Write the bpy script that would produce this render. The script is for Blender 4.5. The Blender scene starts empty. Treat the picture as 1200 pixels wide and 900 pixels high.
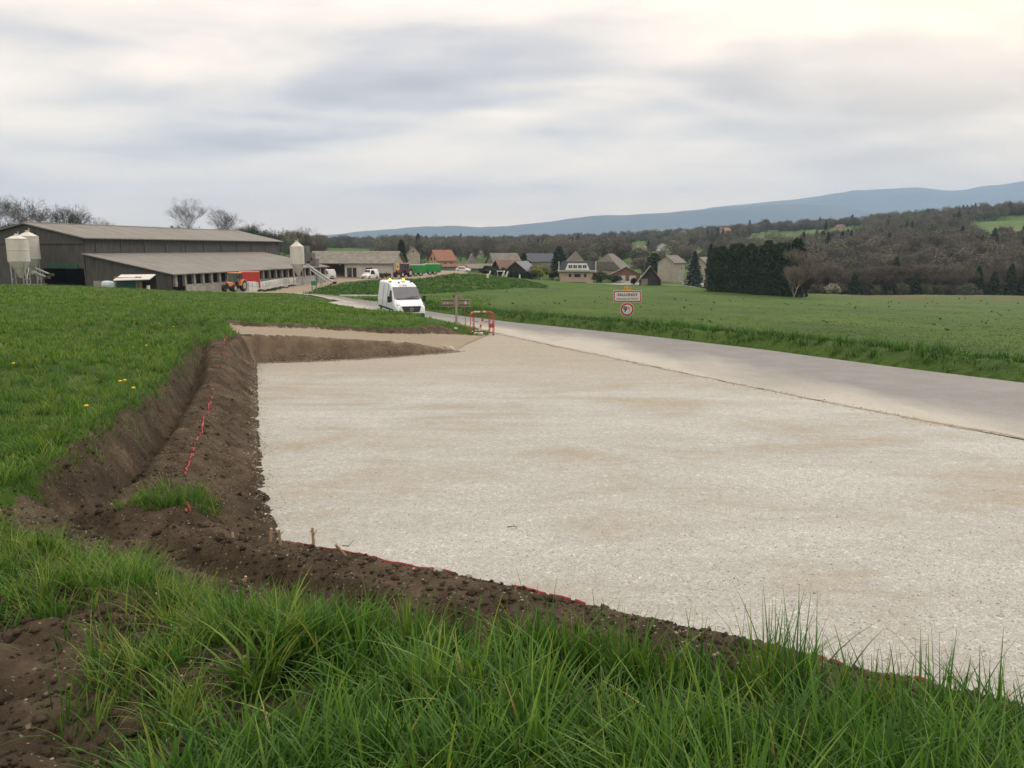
import bpy, bmesh, math, random
import numpy as np
from mathutils import Vector, Matrix
from mathutils.geometry import delaunay_2d_cdt
R = math.radians
random.seed(7); RNG = np.random.default_rng(11)
SC = bpy.context.scene
COL = SC.collection

# ------------------------------------------------------------------ camera, sky, sun, exposure
EYE, PITCH, SLOPE = 2.6, R(10.0), 0.036
cam_d = bpy.data.cameras.new('camera'); cam = bpy.data.objects.new('camera', cam_d); COL.objects.link(cam)
cam.location = (0, 0, EYE); cam.rotation_euler = (R(90) - PITCH, 0, 0)
cam_d.sensor_width = 36; cam_d.lens = 27; cam_d.clip_start = 0.05; cam_d.clip_end = 60000
SC.camera = cam
SC.view_settings.view_transform = 'Standard'; SC.view_settings.look = 'None'
SC.view_settings.exposure = 0.60; SC.view_settings.gamma = 1
SC.cycles.max_bounces = 5; SC.cycles.diffuse_bounces = 3; SC.cycles.glossy_bounces = 2
SC.cycles.transmission_bounces = 3; SC.cycles.volume_bounces = 1; SC.cycles.transparent_max_bounces = 6
SC.cycles.caustics_reflective = False; SC.cycles.caustics_refractive = False
SC.cycles.use_denoising = True
SUN_EL, SUN_AZ = R(30), R(38)          # azimuth clockwise from +Y
sd = Vector((math.sin(SUN_AZ) * math.cos(SUN_EL), math.cos(SUN_AZ) * math.cos(SUN_EL), math.sin(SUN_EL)))

def NT(nt):
    """tiny node helper: n(type, {socket: value or output}, attr=value) -> node"""
    def n(t, ins=None, **kw):
        nd = nt.nodes.new(t)
        for k, v in kw.items(): setattr(nd, k, v)
        for k, v in (ins or {}).items():
            s = nd.inputs[k]
            if isinstance(v, bpy.types.NodeSocket): nt.links.new(v, s)
            elif isinstance(v, bpy.types.Node): nt.links.new(v.outputs[0], s)
            else: s.default_value = v
        return nd
    return n
def ramp(n, fac, stops):
    r = n('ShaderNodeValToRGB', {0: fac}); e = r.color_ramp.elements
    while len(e) < len(stops): e.new(0.5)
    for el, (p, c) in zip(e, stops):
        el.position = p; el.color = (c[0], c[1], c[2], 1) if hasattr(c, '__len__') else (c, c, c, 1)
    return r.outputs[0]
def mixc(n, fac, a, b, bt='MIX'):
    m = n('ShaderNodeMix', data_type='RGBA', blend_type=bt)
    nt = m.id_data
    for idx, v in ((0, fac), (6, a), (7, b)):
        if isinstance(v, (bpy.types.NodeSocket,)): nt.links.new(v, m.inputs[idx])
        elif isinstance(v, bpy.types.Node): nt.links.new(v.outputs[0], m.inputs[idx])
        elif idx == 0: m.inputs[0].default_value = v
        else: m.inputs[idx].default_value = (v[0], v[1], v[2], 1)
    return m.outputs[2]
def fmath(n, op, a, b=0.0, clamp=False):
    return n('ShaderNodeMath', {0: a, 1: b}, operation=op, use_clamp=clamp).outputs[0]

world = bpy.data.worlds.new('World'); SC.world = world; world.use_nodes = True
wt = world.node_tree; wt.nodes.clear(); n = NT(wt)
sky = n('ShaderNodeTexSky', sky_type='NISHITA'); sky.sun_disc = False
sky.sun_elevation = SUN_EL; sky.sun_rotation = SUN_AZ; sky.air_density = 1.5; sky.dust_density = 3
bg1 = n('ShaderNodeBackground', {0: sky.outputs[0], 1: 0.10})
tc = n('ShaderNodeTexCoord').outputs['Generated']
sep = n('ShaderNodeSeparateXYZ', {0: tc})
zz = fmath(n, 'ADD', fmath(n, 'MAXIMUM', sep.outputs[2], 0.0), 0.16)
px_ = fmath(n, 'DIVIDE', sep.outputs[0], zz); py_ = fmath(n, 'DIVIDE', sep.outputs[1], zz)
pv = n('ShaderNodeCombineXYZ', {0: px_, 1: py_, 2: 0.0}).outputs[0]
mp = n('ShaderNodeMapping', {0: pv, 'Scale': (0.62, 0.95, 1), 'Rotation': (0, 0, R(-12)), 'Location': (1.3, 4.2, 0)}).outputs[0]
n1 = n('ShaderNodeTexNoise', {'Vector': mp, 'Scale': 0.62, 'Detail': 5.0, 'Roughness': 0.46, 'Distortion': 0.25}).outputs[0]
n2 = n('ShaderNodeTexNoise', {'Vector': mp, 'Scale': 1.9, 'Detail': 6.0, 'Roughness': 0.5, 'Distortion': 0.4}).outputs[0]
mp3 = n('ShaderNodeMapping', {0: tc, 'Scale': (1.4, 1.4, 11.0), 'Rotation': (R(2), R(-3), 0)}).outputs[0]
n3 = n('ShaderNodeTexNoise', {'Vector': mp3, 'Scale': 2.0, 'Detail': 4.0, 'Roughness': 0.5}).outputs[0]
dens = fmath(n, 'ADD', fmath(n, 'MULTIPLY', n1, 0.62), fmath(n, 'ADD', fmath(n, 'MULTIPLY', n2, 0.24), fmath(n, 'MULTIPLY', n3, 0.14)))
cl = ramp(n, dens, [(0.42, (1.28, 1.08, 0.86)), (0.475, (1.0, 0.87, 0.75)), (0.52, (0.68, 0.625, 0.61)), (0.58, (0.44, 0.42, 0.445))])
low = n('ShaderNodeMapRange', {0: sep.outputs[2], 1: 0.0, 2: 0.14, 3: 0.85, 4: 0.0}, interpolation_type='SMOOTHSTEP').outputs[0]
cl = mixc(n, low, cl, (1.62, 1.20, 0.80))
# overcast skies brighten towards the zenith
up = n('ShaderNodeMapRange', {0: sep.outputs[2], 1: 0.25, 2: 1.0, 3: 1.0, 4: 1.9}).outputs[0]
dt = n('ShaderNodeVectorMath', {0: tc, 1: tuple(sd)}, operation='DOT_PRODUCT').outputs['Value']
glow = fmath(n, 'POWER', fmath(n, 'MAXIMUM', dt, 0.0), 14.0)
cl = mixc(n, fmath(n, 'MULTIPLY', glow, 0.7, True), cl, (1.55, 1.20, 0.78))
bg2 = n('ShaderNodeBackground', {0: cl, 1: fmath(n, 'MULTIPLY', up, 0.81)})
mx = n('ShaderNodeMixShader', {0: 0.93, 1: bg1, 2: bg2})
n('ShaderNodeOutputWorld', {0: mx})

sl = bpy.data.lights.new('sun', 'SUN'); sl.energy = 1.3; sl.angle = R(22); sl.color = (1.0, 0.95, 0.87)
so = bpy.data.objects.new('sun', sl); COL.objects.link(so); so.rotation_euler = (-sd).to_track_quat('-Z', 'Y').to_euler()

# ------------------------------------------------------------------ coordinate helpers
def ray(px, py):
    u, v = (px - 600) / 900, (450 - py) / 900
    return u, math.cos(PITCH) + v * math.sin(PITCH), -math.sin(PITCH) + v * math.cos(PITCH)
def on(px, py, zr=0.0):               # where the view line meets the gently falling plane, zr metres above it
    u, y, z = ray(px, py); t = (EYE - zr) / (-z - SLOPE * y)
    return (u * t, y * t, EYE + z * t)
def at(px, py, Y):                    # the point at distance Y along the view line
    u, y, z = ray(px, py); t = Y / y
    return (u * t, Y, EYE + z * t)
def plane(y): return -SLOPE * y

def vnoise(x, y, seed=0):
    xi = np.floor(x).astype(np.int64); yi = np.floor(y).astype(np.int64); xf = x - xi; yf = y - yi
    def h(a, b):
        v = (a * 374761393 + b * 668265263 + seed * 2147483647 + 1442695041) & 0xFFFFFFFF
        v = ((v ^ (v >> 13)) * 1274126177) & 0xFFFFFFFF
        v = (v ^ (v >> 16)) & 0xFFFFFF
        return v / 16777215.0
    u = xf * xf * (3 - 2 * xf); w = yf * yf * (3 - 2 * yf)
    return (h(xi, yi) * (1 - u) + h(xi + 1, yi) * u) * (1 - w) + (h(xi, yi + 1) * (1 - u) + h(xi + 1, yi + 1) * u) * w
def fbm(x, y, f, o=3, seed=0):
    s = 0; a = 1; t = 0
    for i in range(o):
        c_, s_ = math.cos(.6 + 1.9 * i + seed), math.sin(.6 + 1.9 * i + seed)
        s = s + a * (vnoise((x * c_ - y * s_) * f, (x * s_ + y * c_) * f, seed + i) - 0.5); t += a; a *= 0.5; f *= 2.03
    return s / t * 2
def inpoly(x, y, poly):
    ins = np.zeros(x.shape, bool); m = len(poly)
    for i in range(m):
        x1, y1 = poly[i][:2]; x2, y2 = poly[(i + 1) % m][:2]
        if y1 == y2: continue
        c = ((y1 > y) != (y2 > y)) & (x < (x2 - x1) * (y - y1) / (y2 - y1) + x1)
        ins ^= c
    return ins

# ------------------------------------------------------------------ object helpers
def tag(o, label=None, cat=None, group=None, kind=None):
    if label: o['label'] = label
    if cat: o['category'] = cat
    if group: o['group'] = group
    if kind: o['kind'] = kind
    return o
def thing(name, label, cat, loc=(0, 0, 0), rz=0, group=None):
    o = bpy.data.objects.new(name, None); COL.objects.link(o); o.empty_display_size = .3
    o.location = loc; o.rotation_euler = (0, 0, rz)
    return tag(o, label, cat, group)
def link(name, me, parent=None, loc=None):
    o = bpy.data.objects.new(name, me); COL.objects.link(o)
    if parent: o.parent = parent
    if loc is not None: o.location = loc
    return o
def dup(o, parent=None):
    c = o.copy(); COL.objects.link(c)
    if parent: c.parent = parent
    for ch in list(o.children): dup(ch, c)
    return c
def npmesh(name, V, F, mats, nside=4, attrs=None, smooth=False, mi=None):
    me = bpy.data.meshes.new(name); V = np.asarray(V, np.float32); F = np.asarray(F, np.int32)
    me.vertices.add(len(V)); me.vertices.foreach_set('co', V.ravel())
    me.loops.add(F.size); me.loops.foreach_set('vertex_index', F.ravel())
    me.polygons.add(len(F)); me.polygons.foreach_set('loop_start', np.arange(len(F), dtype=np.int32) * F.shape[1])
    me.polygons.foreach_set('loop_total', np.full(len(F), F.shape[1], np.int32))
    if smooth: me.polygons.foreach_set('use_smooth', np.ones(len(F), bool))
    for m in (mats if isinstance(mats, (list, tuple)) else [mats]): me.materials.append(m)
    if mi is not None: me.polygons.foreach_set('material_index', np.asarray(mi, np.int32))
    for k, v in (attrs or {}).items():
        a = me.attributes.new(k, 'FLOAT', 'POINT'); a.data.foreach_set('value', np.asarray(v, np.float32))
    me.update(calc_edges=True); return me

class MB:
    """collects shapes, then build() makes ONE mesh object"""
    def __init__(s): s.v = []; s.f = []
    def add(s, vs, fs, M=None):
        b = len(s.v)
        s.v += [tuple(M @ Vector(p)) if M is not None else tuple(p) for p in vs]
        s.f += [tuple(b + i for i in f) for f in fs]; return s
    def box(s, c, d, rz=0, rx=0, ry=0, taper=(1, 1), M=None):
        x, y, z = d[0] / 2, d[1] / 2, d[2] / 2; tx, ty = taper
        vs = [(-x, -y, -z), (x, -y, -z), (x, y, -z), (-x, y, -z), (-x * tx, -y * ty, z), (x * tx, -y * ty, z), (x * tx, y * ty, z), (-x * tx, y * ty, z)]
        T = Matrix.Translation(c) @ Matrix.Rotation(rz, 4, 'Z') @ Matrix.Rotation(ry, 4, 'Y') @ Matrix.Rotation(rx, 4, 'X')
        if M is not None: T = M @ T
        return s.add(vs, [(3, 2, 1, 0), (4, 5, 6, 7), (0, 1, 5, 4), (1, 2, 6, 5), (2, 3, 7, 6), (3, 0, 4, 7)], T)
    def bar(s, a, b, r0, r1=None, k=6, caps=True):
        a = Vector(a); b = Vector(b); r1 = r0 if r1 is None else r1; d = b - a
        if d.length < 1e-6: return s
        q = d.to_track_quat('Z', 'Y'); vs = []
        for p, r in ((a, r0), (b, r1)):
            for i in range(k):
                t = 2 * math.pi * i / k; vs.append(p + q @ Vector((math.cos(t) * r, math.sin(t) * r, 0)))
        fs = [(i, (i + 1) % k, k + (i + 1) % k, k + i) for i in range(k)]
        if caps: fs += [tuple(range(k))[::-1], tuple(range(k, 2 * k))]
        return s.add(vs, fs)
    def lathe(s, prof, c=(0, 0, 0), k=16, axis='Z', closed=False):
        vs = []; fs = []
        for r, h in prof:
            for i in range(k):
                t = 2 * math.pi * i / k
                p = (math.cos(t) * r, math.sin(t) * r, h)
                if axis == 'X': p = (h, math.cos(t) * r, math.sin(t) * r)
                if axis == 'Y': p = (math.cos(t) * r, h, math.sin(t) * r)
                vs.append((p[0] + c[0], p[1] + c[1], p[2] + c[2]))
        m = len(prof)
        for j in range(m - 1):
            for i in range(k): fs.append((j * k + i, j * k + (i + 1) % k, (j + 1) * k + (i + 1) % k, (j + 1) * k + i))
        fs += [tuple(range(k))[::-1], tuple(range((m - 1) * k, m * k))]
        return s.add(vs, fs)
    def prism(s, prof, y0, y1, M=None, inset=None):
        """profile in (x,z) pushed from y0 to y1"""
        k = len(prof); q = prof if inset is None else inset
        vs = [(x, y0, z) for x, z in prof] + [(x, y1, z) for x, z in q]
        fs = [(i, (i + 1) % k, k + (i + 1) % k, k + i) for i in range(k)] + [tuple(range(k))[::-1], tuple(range(k, 2 * k))]
        return s.add(vs, fs, M)
    def quad(s, a, b, c, d): return s.add([a, b, c, d], [(0, 1, 2, 3)])
    def mesh(s, name, mat, smooth=False):
        me = bpy.data.meshes.new(name); me.from_pydata(s.v, [], s.f)
        bm = bmesh.new(); bm.from_mesh(me); bmesh.ops.recalc_face_normals(bm, faces=bm.faces); bm.to_mesh(me); bm.free()
        me.materials.append(mat)
        if smooth:
            me.polygons.foreach_set('use_smooth', [True] * len(me.polygons))
        me.update(); return me
    def build(s, name, mat, parent=None, smooth=False, bevel=0, loc=None):
        o = link(name, s.mesh(name, mat, smooth), parent, loc)
        if bevel:
            b = o.modifiers.new('bevel', 'BEVEL'); b.width = bevel; b.segments = 2; b.limit_method = 'ANGLE'; b.angle_limit = R(35)
            b.harden_normals = False
        return o

# ------------------------------------------------------------------ materials
MATS = {}
def mat(name, c1, c2=None, scale=3.0, rough=0.7, bump=0.0, bscale=None, detail=5.0, metal=0.0, stretch=(1, 1, 1), c3=None, spec=0.3, emit=None, rnd=0.0, dirt=0.0):
    if name in MATS: return MATS[name]
    m = bpy.data.materials.new(name); m.use_nodes = True; nt = m.node_tree; nt.nodes.clear(); n = NT(nt)
    c2 = c2 or tuple(x * .78 for x in c1)
    co = n('ShaderNodeMapping', {0: n('ShaderNodeTexCoord').outputs['Object'], 'Scale': stretch}).outputs[0]
    nz = n('ShaderNodeTexNoise', {'Vector': co, 'Scale': scale, 'Detail': detail, 'Roughness': .62}).outputs[0]
    stops = [(0.34, c2), (0.66, c1)] if c3 is None else [(0.30, c2), (0.52, c1), (0.72, c3)]
    col = ramp(n, nz, stops)
    if dirt:
        nd = n('ShaderNodeTexNoise', {'Vector': co, 'Scale': scale * .27, 'Detail': 6.0, 'Roughness': .7}).outputs[0]
        f = n('ShaderNodeMapRange', {0: nd, 1: .5, 2: .72, 3: 0.0, 4: dirt}).outputs[0]
        col = mixc(n, f, col, (.11, .095, .075))
    if rnd:
        oi = n('ShaderNodeObjectInfo').outputs['Random']
        col = n('ShaderNodeHueSaturation', {'Color': col, 'Value': n('ShaderNodeMapRange', {0: oi, 3: 1 - rnd, 4: 1 + rnd}).outputs[0]}).outputs[0]
    ins = {'Base Color': col, 'Roughness': rough, 'Metallic': metal, 'Specular IOR Level': spec}
    if bump:
        nb = n('ShaderNodeTexNoise', {'Vector': co, 'Scale': bscale or scale * 4, 'Detail': 5.0, 'Roughness': .65}).outputs[0]
        ins['Normal'] = n('ShaderNodeBump', {'Height': nb, 'Strength': 0.8, 'Distance': bump}).outputs[0]
    b = n('ShaderNodeBsdfPrincipled', ins)
    if emit: b.inputs['Emission Color'].default_value = (*emit[:3], 1); b.inputs['Emission Strength'].default_value = emit[3]
    n('ShaderNodeOutputMaterial', {0: b}); MATS[name] = m; return m

def geo_mat(name, build):
    m = bpy.data.materials.new(name); m.use_nodes = True; nt = m.node_tree; nt.nodes.clear(); n = NT(nt)
    pos = n('ShaderNodeNewGeometry').outputs['Position']
    n('ShaderNodeOutputMaterial', {0: build(n, pos)}); MATS[name] = m; return m
def nz(n, v, s, d=4.0, r=.55, dist=0.0): return n('ShaderNodeTexNoise', {'Vector': v, 'Scale': s, 'Detail': d, 'Roughness': r, 'Distortion': dist}).outputs[0]

def b_soil(n, p):
    a = ramp(n, nz(n, p, 2.6, 8.0, .68), [(.30, (.044, .032, .021)), (.48, (.080, .059, .040)), (.60, (.115, .087, .060)), (.74, (.160, .126, .090))])
    big = ramp(n, nz(n, p, .7, 3.0), [(.38, .78), (.62, 1.15)])
    a = mixc(n, 1.0, a, big, 'MULTIPLY')
    v = n('ShaderNodeTexVoronoi', {'Vector': p, 'Scale': 38.0})
    pick = n('ShaderNodeSeparateColor', {0: v.outputs['Color']}).outputs[0]
    peb = fmath(n, 'MULTIPLY', fmath(n, 'GREATER_THAN', pick, .93), fmath(n, 'LESS_THAN', v.outputs['Distance'], .33))
    a = mixc(n, peb, a, (.26, .22, .17))
    h = fmath(n, 'ADD', nz(n, p, 22.0, 6.0, .7), fmath(n, 'MULTIPLY', peb, .35))
    bp = n('ShaderNodeBump', {'Height': h, 'Strength': 1.0, 'Distance': .07})
    return n('ShaderNodeBsdfPrincipled', {'Base Color': a, 'Roughness': .95, 'Specular IOR Level': .15, 'Normal': bp.outputs[0]})
M_SOIL = geo_mat('damp_brown_soil', b_soil)

def b_clay(n, p):
    a = ramp(n, nz(n, p, 1.6, 8.0, .68), [(.30, (.085, .062, .042)), (.48, (.135, .102, .070)), (.62, (.185, .145, .100)), (.74, (.225, .185, .135))])
    bp = n('ShaderNodeBump', {'Height': nz(n, p, 14.0, 6.0, .7), 'Strength': 1.0, 'Distance': .03})
    return n('ShaderNodeBsdfPrincipled', {'Base Color': a, 'Roughness': .95, 'Specular IOR Level': .15, 'Normal': bp.outputs[0]})
M_CLAY = geo_mat('dry_clay_soil', b_clay)

def b_field(n, p):
    s = n('ShaderNodeMapping', {0: p, 'Scale': (1, .6, 1)}).outputs[0]
    a = ramp(n, nz(n, s, .16, 7.0, .66), [(.30, (.030, .064, .012)), (.47, (.046, .096, .014)), (.60, (.062, .118, .017)), (.75, (.088, .138, .024))])
    fine = ramp(n, nz(n, p, 3.2, 6.0, .72), [(.30, .62), (.55, 1.05), (.75, 1.35)])
    a = mixc(n, .85, a, fine, 'MULTIPLY')
    far = ramp(n, nz(n, p, .021, 3.0, .5), [(.42, 0.0), (.6, 1.0)])
    a = mixc(n, fmath(n, 'MULTIPLY', far, .4), a, (.078, .116, .026))
    # faded brownish strip along the far edge of the right-hand field, and soil showing through in places
    br = ramp(n, nz(n, s, .35, 6.0, .7), [(.60, 0.0), (.74, 1.0)])
    sx = n('ShaderNodeSeparateXYZ', {0: p})
    e1 = n('ShaderNodeMapRange', {0: sx.outputs[1], 1: 108.0, 2: 122.0, 3: 0.0, 4: 1.0}).outputs[0]
    e2 = n('ShaderNodeMapRange', {0: sx.outputs[0], 1: 50.0, 2: 62.0, 3: 0.0, 4: 1.0}).outputs[0]
    e3 = n('ShaderNodeMapRange', {0: sx.outputs[1], 1: 139.0, 2: 146.0, 3: 1.0, 4: 0.0}).outputs[0]
    st = fmath(n, 'MULTIPLY', fmath(n, 'MULTIPLY', e1, e2), fmath(n, 'MULTIPLY', e3, ramp(n, nz(n, s, .12, 5.0, .7), [(.4, .1), (.6, .85)])))
    a = mixc(n, fmath(n, 'MAXIMUM', st, fmath(n, 'MULTIPLY', br, .35)), a, (.105, .075, .045))
    bp = n('ShaderNodeBump', {'Height': nz(n, p, 2.2, 7.0, .75), 'Strength': 1.0, 'Distance': .22})
    return n('ShaderNodeBsdfPrincipled', {'Base Color': a, 'Roughness': .9, 'Specular IOR Level': .12, 'Normal': bp.outputs[0]})
M_FIELD = geo_mat('meadow_turf', b_field)

def gravel(c_lo, c_hi, c_tan, name):
    def b(n, p):
        s = n('ShaderNodeMapping', {0: p, 'Scale': (.6, 1.0, 1), 'Rotation': (0, 0, R(24))}).outputs[0]
        patch = nz(n, s, .55, 5.0, .62, .4)
        sy = n('ShaderNodeSeparateXYZ', {0: p}); far = n('ShaderNodeMapRange', {0: fmath(n, 'ADD', sy.outputs[1], fmath(n, 'MULTIPLY', nz(n, s, .35, 4.0), 14.0)), 1: 23.0, 2: 31.0, 3: 0.0, 4: .85}).outputs[0]
        base = ramp(n, patch, [(.34, c_tan), (.47, c_lo), (.62, c_hi)]); base = mixc(n, far, base, c_tan)
        # streaks left by roller and grader
        st = n('ShaderNodeMapping', {0: p, 'Scale': (.16, 2.2, 1), 'Rotation': (0, 0, R(12))}).outputs[0]
        base = mixc(n, .28, base, ramp(n, nz(n, st, 1.4, 5.0, .6), [(.36, .86), (.64, 1.10)]), 'MULTIPLY')
        v = n('ShaderNodeTexVoronoi', {'Vector': p, 'Scale': 92.0, 'Randomness': 1.0})
        g = n('ShaderNodeSeparateColor', {0: v.outputs['Color']})
        stone = ramp(n, g.outputs[0], [(.0, .70), (.5, .98), (.93, 1.06), (1.0, 1.7)])
        v2 = n('ShaderNodeTexVoronoi', {'Vector': p, 'Scale': 24.0})
        g2 = n('ShaderNodeSeparateColor', {0: v2.outputs['Color']})
        st2 = ramp(n, g2.outputs[1], [(.0, .90), (.7, 1.0), (.96, 1.04), (1.0, 1.35)])
        amt = n('ShaderNodeMapRange', {0: patch, 1: .36, 2: .58, 3: .45, 4: 1.0}).outputs[0]
        a = mixc(n, amt, base, mixc(n, 1.0, base, stone, 'MULTIPLY'))
        a = mixc(n, .7, a, st2, 'MULTIPLY')
        a = mixc(n, .35, a, ramp(n, nz(n, p, 9.0, 6.0, .7), [(.3, .7), (.7, 1.25)]), 'MULTIPLY')
        h = fmath(n, 'ADD', fmath(n, 'MULTIPLY', v.outputs['Distance'], -.6), nz(n, p, 40.0, 3.0))
        bp = n('ShaderNodeBump', {'Height': h, 'Strength': .6, 'Distance': .008})
        return n('ShaderNodeBsdfPrincipled', {'Base Color': a, 'Roughness': .9, 'Specular IOR Level': .2, 'Normal': bp.outputs[0]})
    return geo_mat(name, b)
M_GRAVEL = gravel((.332, .333, .312), (.378, .380, .362), (.296, .272, .222), 'pale_crushed_gravel')
M_TRACK = gravel((.29, .25, .19), (.36, .32, .26), (.24, .20, .145), 'tan_gravel_track')

def b_asph(n, p):
    s = n('ShaderNodeAttribute', attribute_name='across').outputs['Fac']
    st = n('ShaderNodeMapping', {0: p, 'Scale': (1, .35, 1), 'Rotation': (0, 0, R(18))}).outputs[0]
    w = fmath(n, 'ADD', fmath(n, 'SUBTRACT', s, n('ShaderNodeMapRange', {0: n('ShaderNodeSeparateXYZ', {0: p}).outputs[1], 1: 17.0, 2: 34.0, 3: -.08, 4: .14}).outputs[0]), fmath(n, 'MULTIPLY', fmath(n, 'SUBTRACT', nz(n, st, .5, 6.0, .6), .5), .75))
    dust = ramp(n, w, [(.06, 1.0), (.28, .52), (.52, .10)])
    base = ramp(n, nz(n, p, 1.1, 6.0, .65), [(.35, (.122, .124, .126)), (.65, (.162, .163, .164))])
    a = mixc(n, dust, base, mixc(n, nz(n, st, 1.2, 6.0), (.315, .30, .262), (.375, .36, .322)))
    v = n('ShaderNodeTexVoronoi', {'Vector': p, 'Scale': 70.0})
    g = n('ShaderNodeSeparateColor', {0: v.outputs['Color']}).outputs[0]
    a = mixc(n, .5, a, ramp(n, g, [(.0, .7), (.9, 1.15), (1.0, 1.6)]), 'MULTIPLY')
    bp = n('ShaderNodeBump', {'Height': nz(n, p, 60.0, 3.0), 'Strength': .4, 'Distance': .006})
    return n('ShaderNodeBsdfPrincipled', {'Base Color': a, 'Roughness': .82, 'Specular IOR Level': .25, 'Normal': bp.outputs[0]})
M_ROAD = geo_mat('dusty_asphalt', b_asph)

def b_grass(n, p):
    v = n('ShaderNodeAttribute', attribute_name='var').outputs['Fac']
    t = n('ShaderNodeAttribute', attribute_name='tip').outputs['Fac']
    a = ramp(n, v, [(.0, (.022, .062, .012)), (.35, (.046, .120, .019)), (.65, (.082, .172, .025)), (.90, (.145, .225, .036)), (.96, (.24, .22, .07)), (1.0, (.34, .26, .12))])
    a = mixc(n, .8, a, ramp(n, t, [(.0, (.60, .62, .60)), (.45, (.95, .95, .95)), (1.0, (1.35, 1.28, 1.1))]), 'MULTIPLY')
    d = n('ShaderNodeBsdfPrincipled', {'Base Color': a, 'Roughness': .55, 'Specular IOR Level': .22})
    tr = n('ShaderNodeBsdfTranslucent', {0: mixc(n, 1.0, a, (1.25, 1.3, .7), 'MULTIPLY')})
    return n('ShaderNodeMixShader', {0: .30, 1: d, 2: tr})
M_GRASS = geo_mat('grass_blade', b_grass)
# ------------------------------------------------------------------ terrain: break lines and triangulated heights
E_left = [on(301, 425), on(303, 470), on(305, 520), on(312, 572), on(324, 618)]
R1f = [on(x, y, .42) for x, y in ((325, 628), (420, 645), (500, 662), (600, 683), (700, 705), (800, 728), (900, 750), (1090, 792), (1250, 832), (1400, 872))]
E_front = [(x + .02, y + .22, plane(y + .22)) for x, y, z in R1f]
R1L = [on(x, y, z) for x, y, z in ((268, 391, .74), (263, 410, .68), (246, 470, .52), (232, 510, .47), (216, 560, .44), (224, 603, .43))]
R2L = [on(x, y, z) for x, y, z in ((246, 392, .70), (243, 440, .6), (228, 467, .5), (198, 520, .44), (168, 565, .42), (172, 600, .42), (205, 622, .4))]
DL = [(x - .28, y - .02, plane(y) + .14) for x, y, z in R2L[:5]]
GL = [on(x, y, z) for x, y, z in ((232, 387, .95), (213, 413, .9), (187, 443, .87), (149, 475, .85), (117, 496, .85), (80, 525, .85), (45, 544, .85), (14, 572, .85), (-25, 600, .85))]
DC = [on(x, y, z) for x, y, z in ((70, 615, .30), (125, 632, .25), (190, 655, .22))]
R2F = [on(x, y, z) for x, y, z in ((293, 646, .40), (367, 666, .40), (440, 686, .40), (520, 705, .40), (640, 732, .40), (760, 762, .40), (900, 798, .40), (1090, 842, .40), (1300, 895, .4))]
DF = [(x - .03, y - .14, plane(y) + .2) for x, y, z in R2F]
GF = [on(x, y, z) for x, y, z in ((0, 632, .86), (40, 648, .88), (100, 672, .9), (150, 690, .93), (200, 712, .93), (280, 735, .94), (360, 748, .95), (450, 757, .95), (600, 765, .95), (720, 785, .95), (850, 815, .95), (1000, 850, .95), (1150, 885, .95), (1350, 935, .95))]
# back of the excavation: short bank up to the gravel track, second low bank up to the meadow
E_back = [on(301, 425), on(367, 423), on(420, 420.5), on(483, 416.5), on(523, 413), on(535, 411.5)]
def above(px, py, base, d):            # point on a view line, d metres behind base
    return at(px, py, base[1] + d)
B_top = [above(291, 391, E_back[0], .35), above(350, 393, E_back[1], .35), above(417, 398, E_back[2], .3), above(483, 402.5, E_back[3], .25), above(523, 409, E_back[4], .1)]
T_back = [on(268, 382, .8), on(300, 383.2, .78), on(350, 385, .68), on(400, 388, .55), on(480, 392, .28), on(545, 392.5, .04), on(575, 391, .0)]
S_top = [above(262, 376.5, T_back[0], .25), above(300, 378, T_back[1], .3), above(350, 380, T_back[2], .35), above(400, 382.5, T_back[3], .4), above(480, 384, T_back[4], .45), above(520, 380, T_back[5], .3), above(553, 384, T_back[6], 1.2)]
N_line = [on(1200, 515), on(960, 470), on(825, 442.5), on(700, 416), on(600, 395), on(579, 390)]
F_line = [on(1200, 448.5), on(1050, 430), on(900, 410), on(750, 392.5), on(600, 377.5), on(560, 372.5), on(520, 367.5), on(480, 361), on(443, 355.5)]
def ext(a, b, L):
    d = Vector(a) - Vector(b); d.z = 0; d.normalize(); p = Vector(a) + d * L; return (p.x, p.y, plane(p.y))
N_line = [ext(N_line[0], N_line[2], 22), ext(N_line[0], N_line[2], 8)] + N_line
F_line = [ext(F_line[0], F_line[2], 22), ext(F_line[0], F_line[2], 8)] + F_line
Fv = [Vector(p) for p in F_line]
far_off = []
for i in (7, 8, 9, 10):               # left edge of the road beyond the barrier, 4.8 m from the right edge
    d = (Fv[i] - Fv[i - 1]); d.z = 0; d.normalize(); nn = Vector((-d.y, d.x, 0)); p = Fv[i] + nn * (4.8 if i < 10 else 5.2); far_off.append((p.x, p.y, plane(p.y)))
N_line = N_line + far_off
F_line = F_line + [at(416, 351.5, 81), at(400, 348, 88), at(368, 344.5, 97), at(348, 342.5, 103)]
N_line = N_line + [at(412, 355.5, 73), at(380, 350, 84), at(362, 346.5, 91), at(340, 344, 97)]

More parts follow.
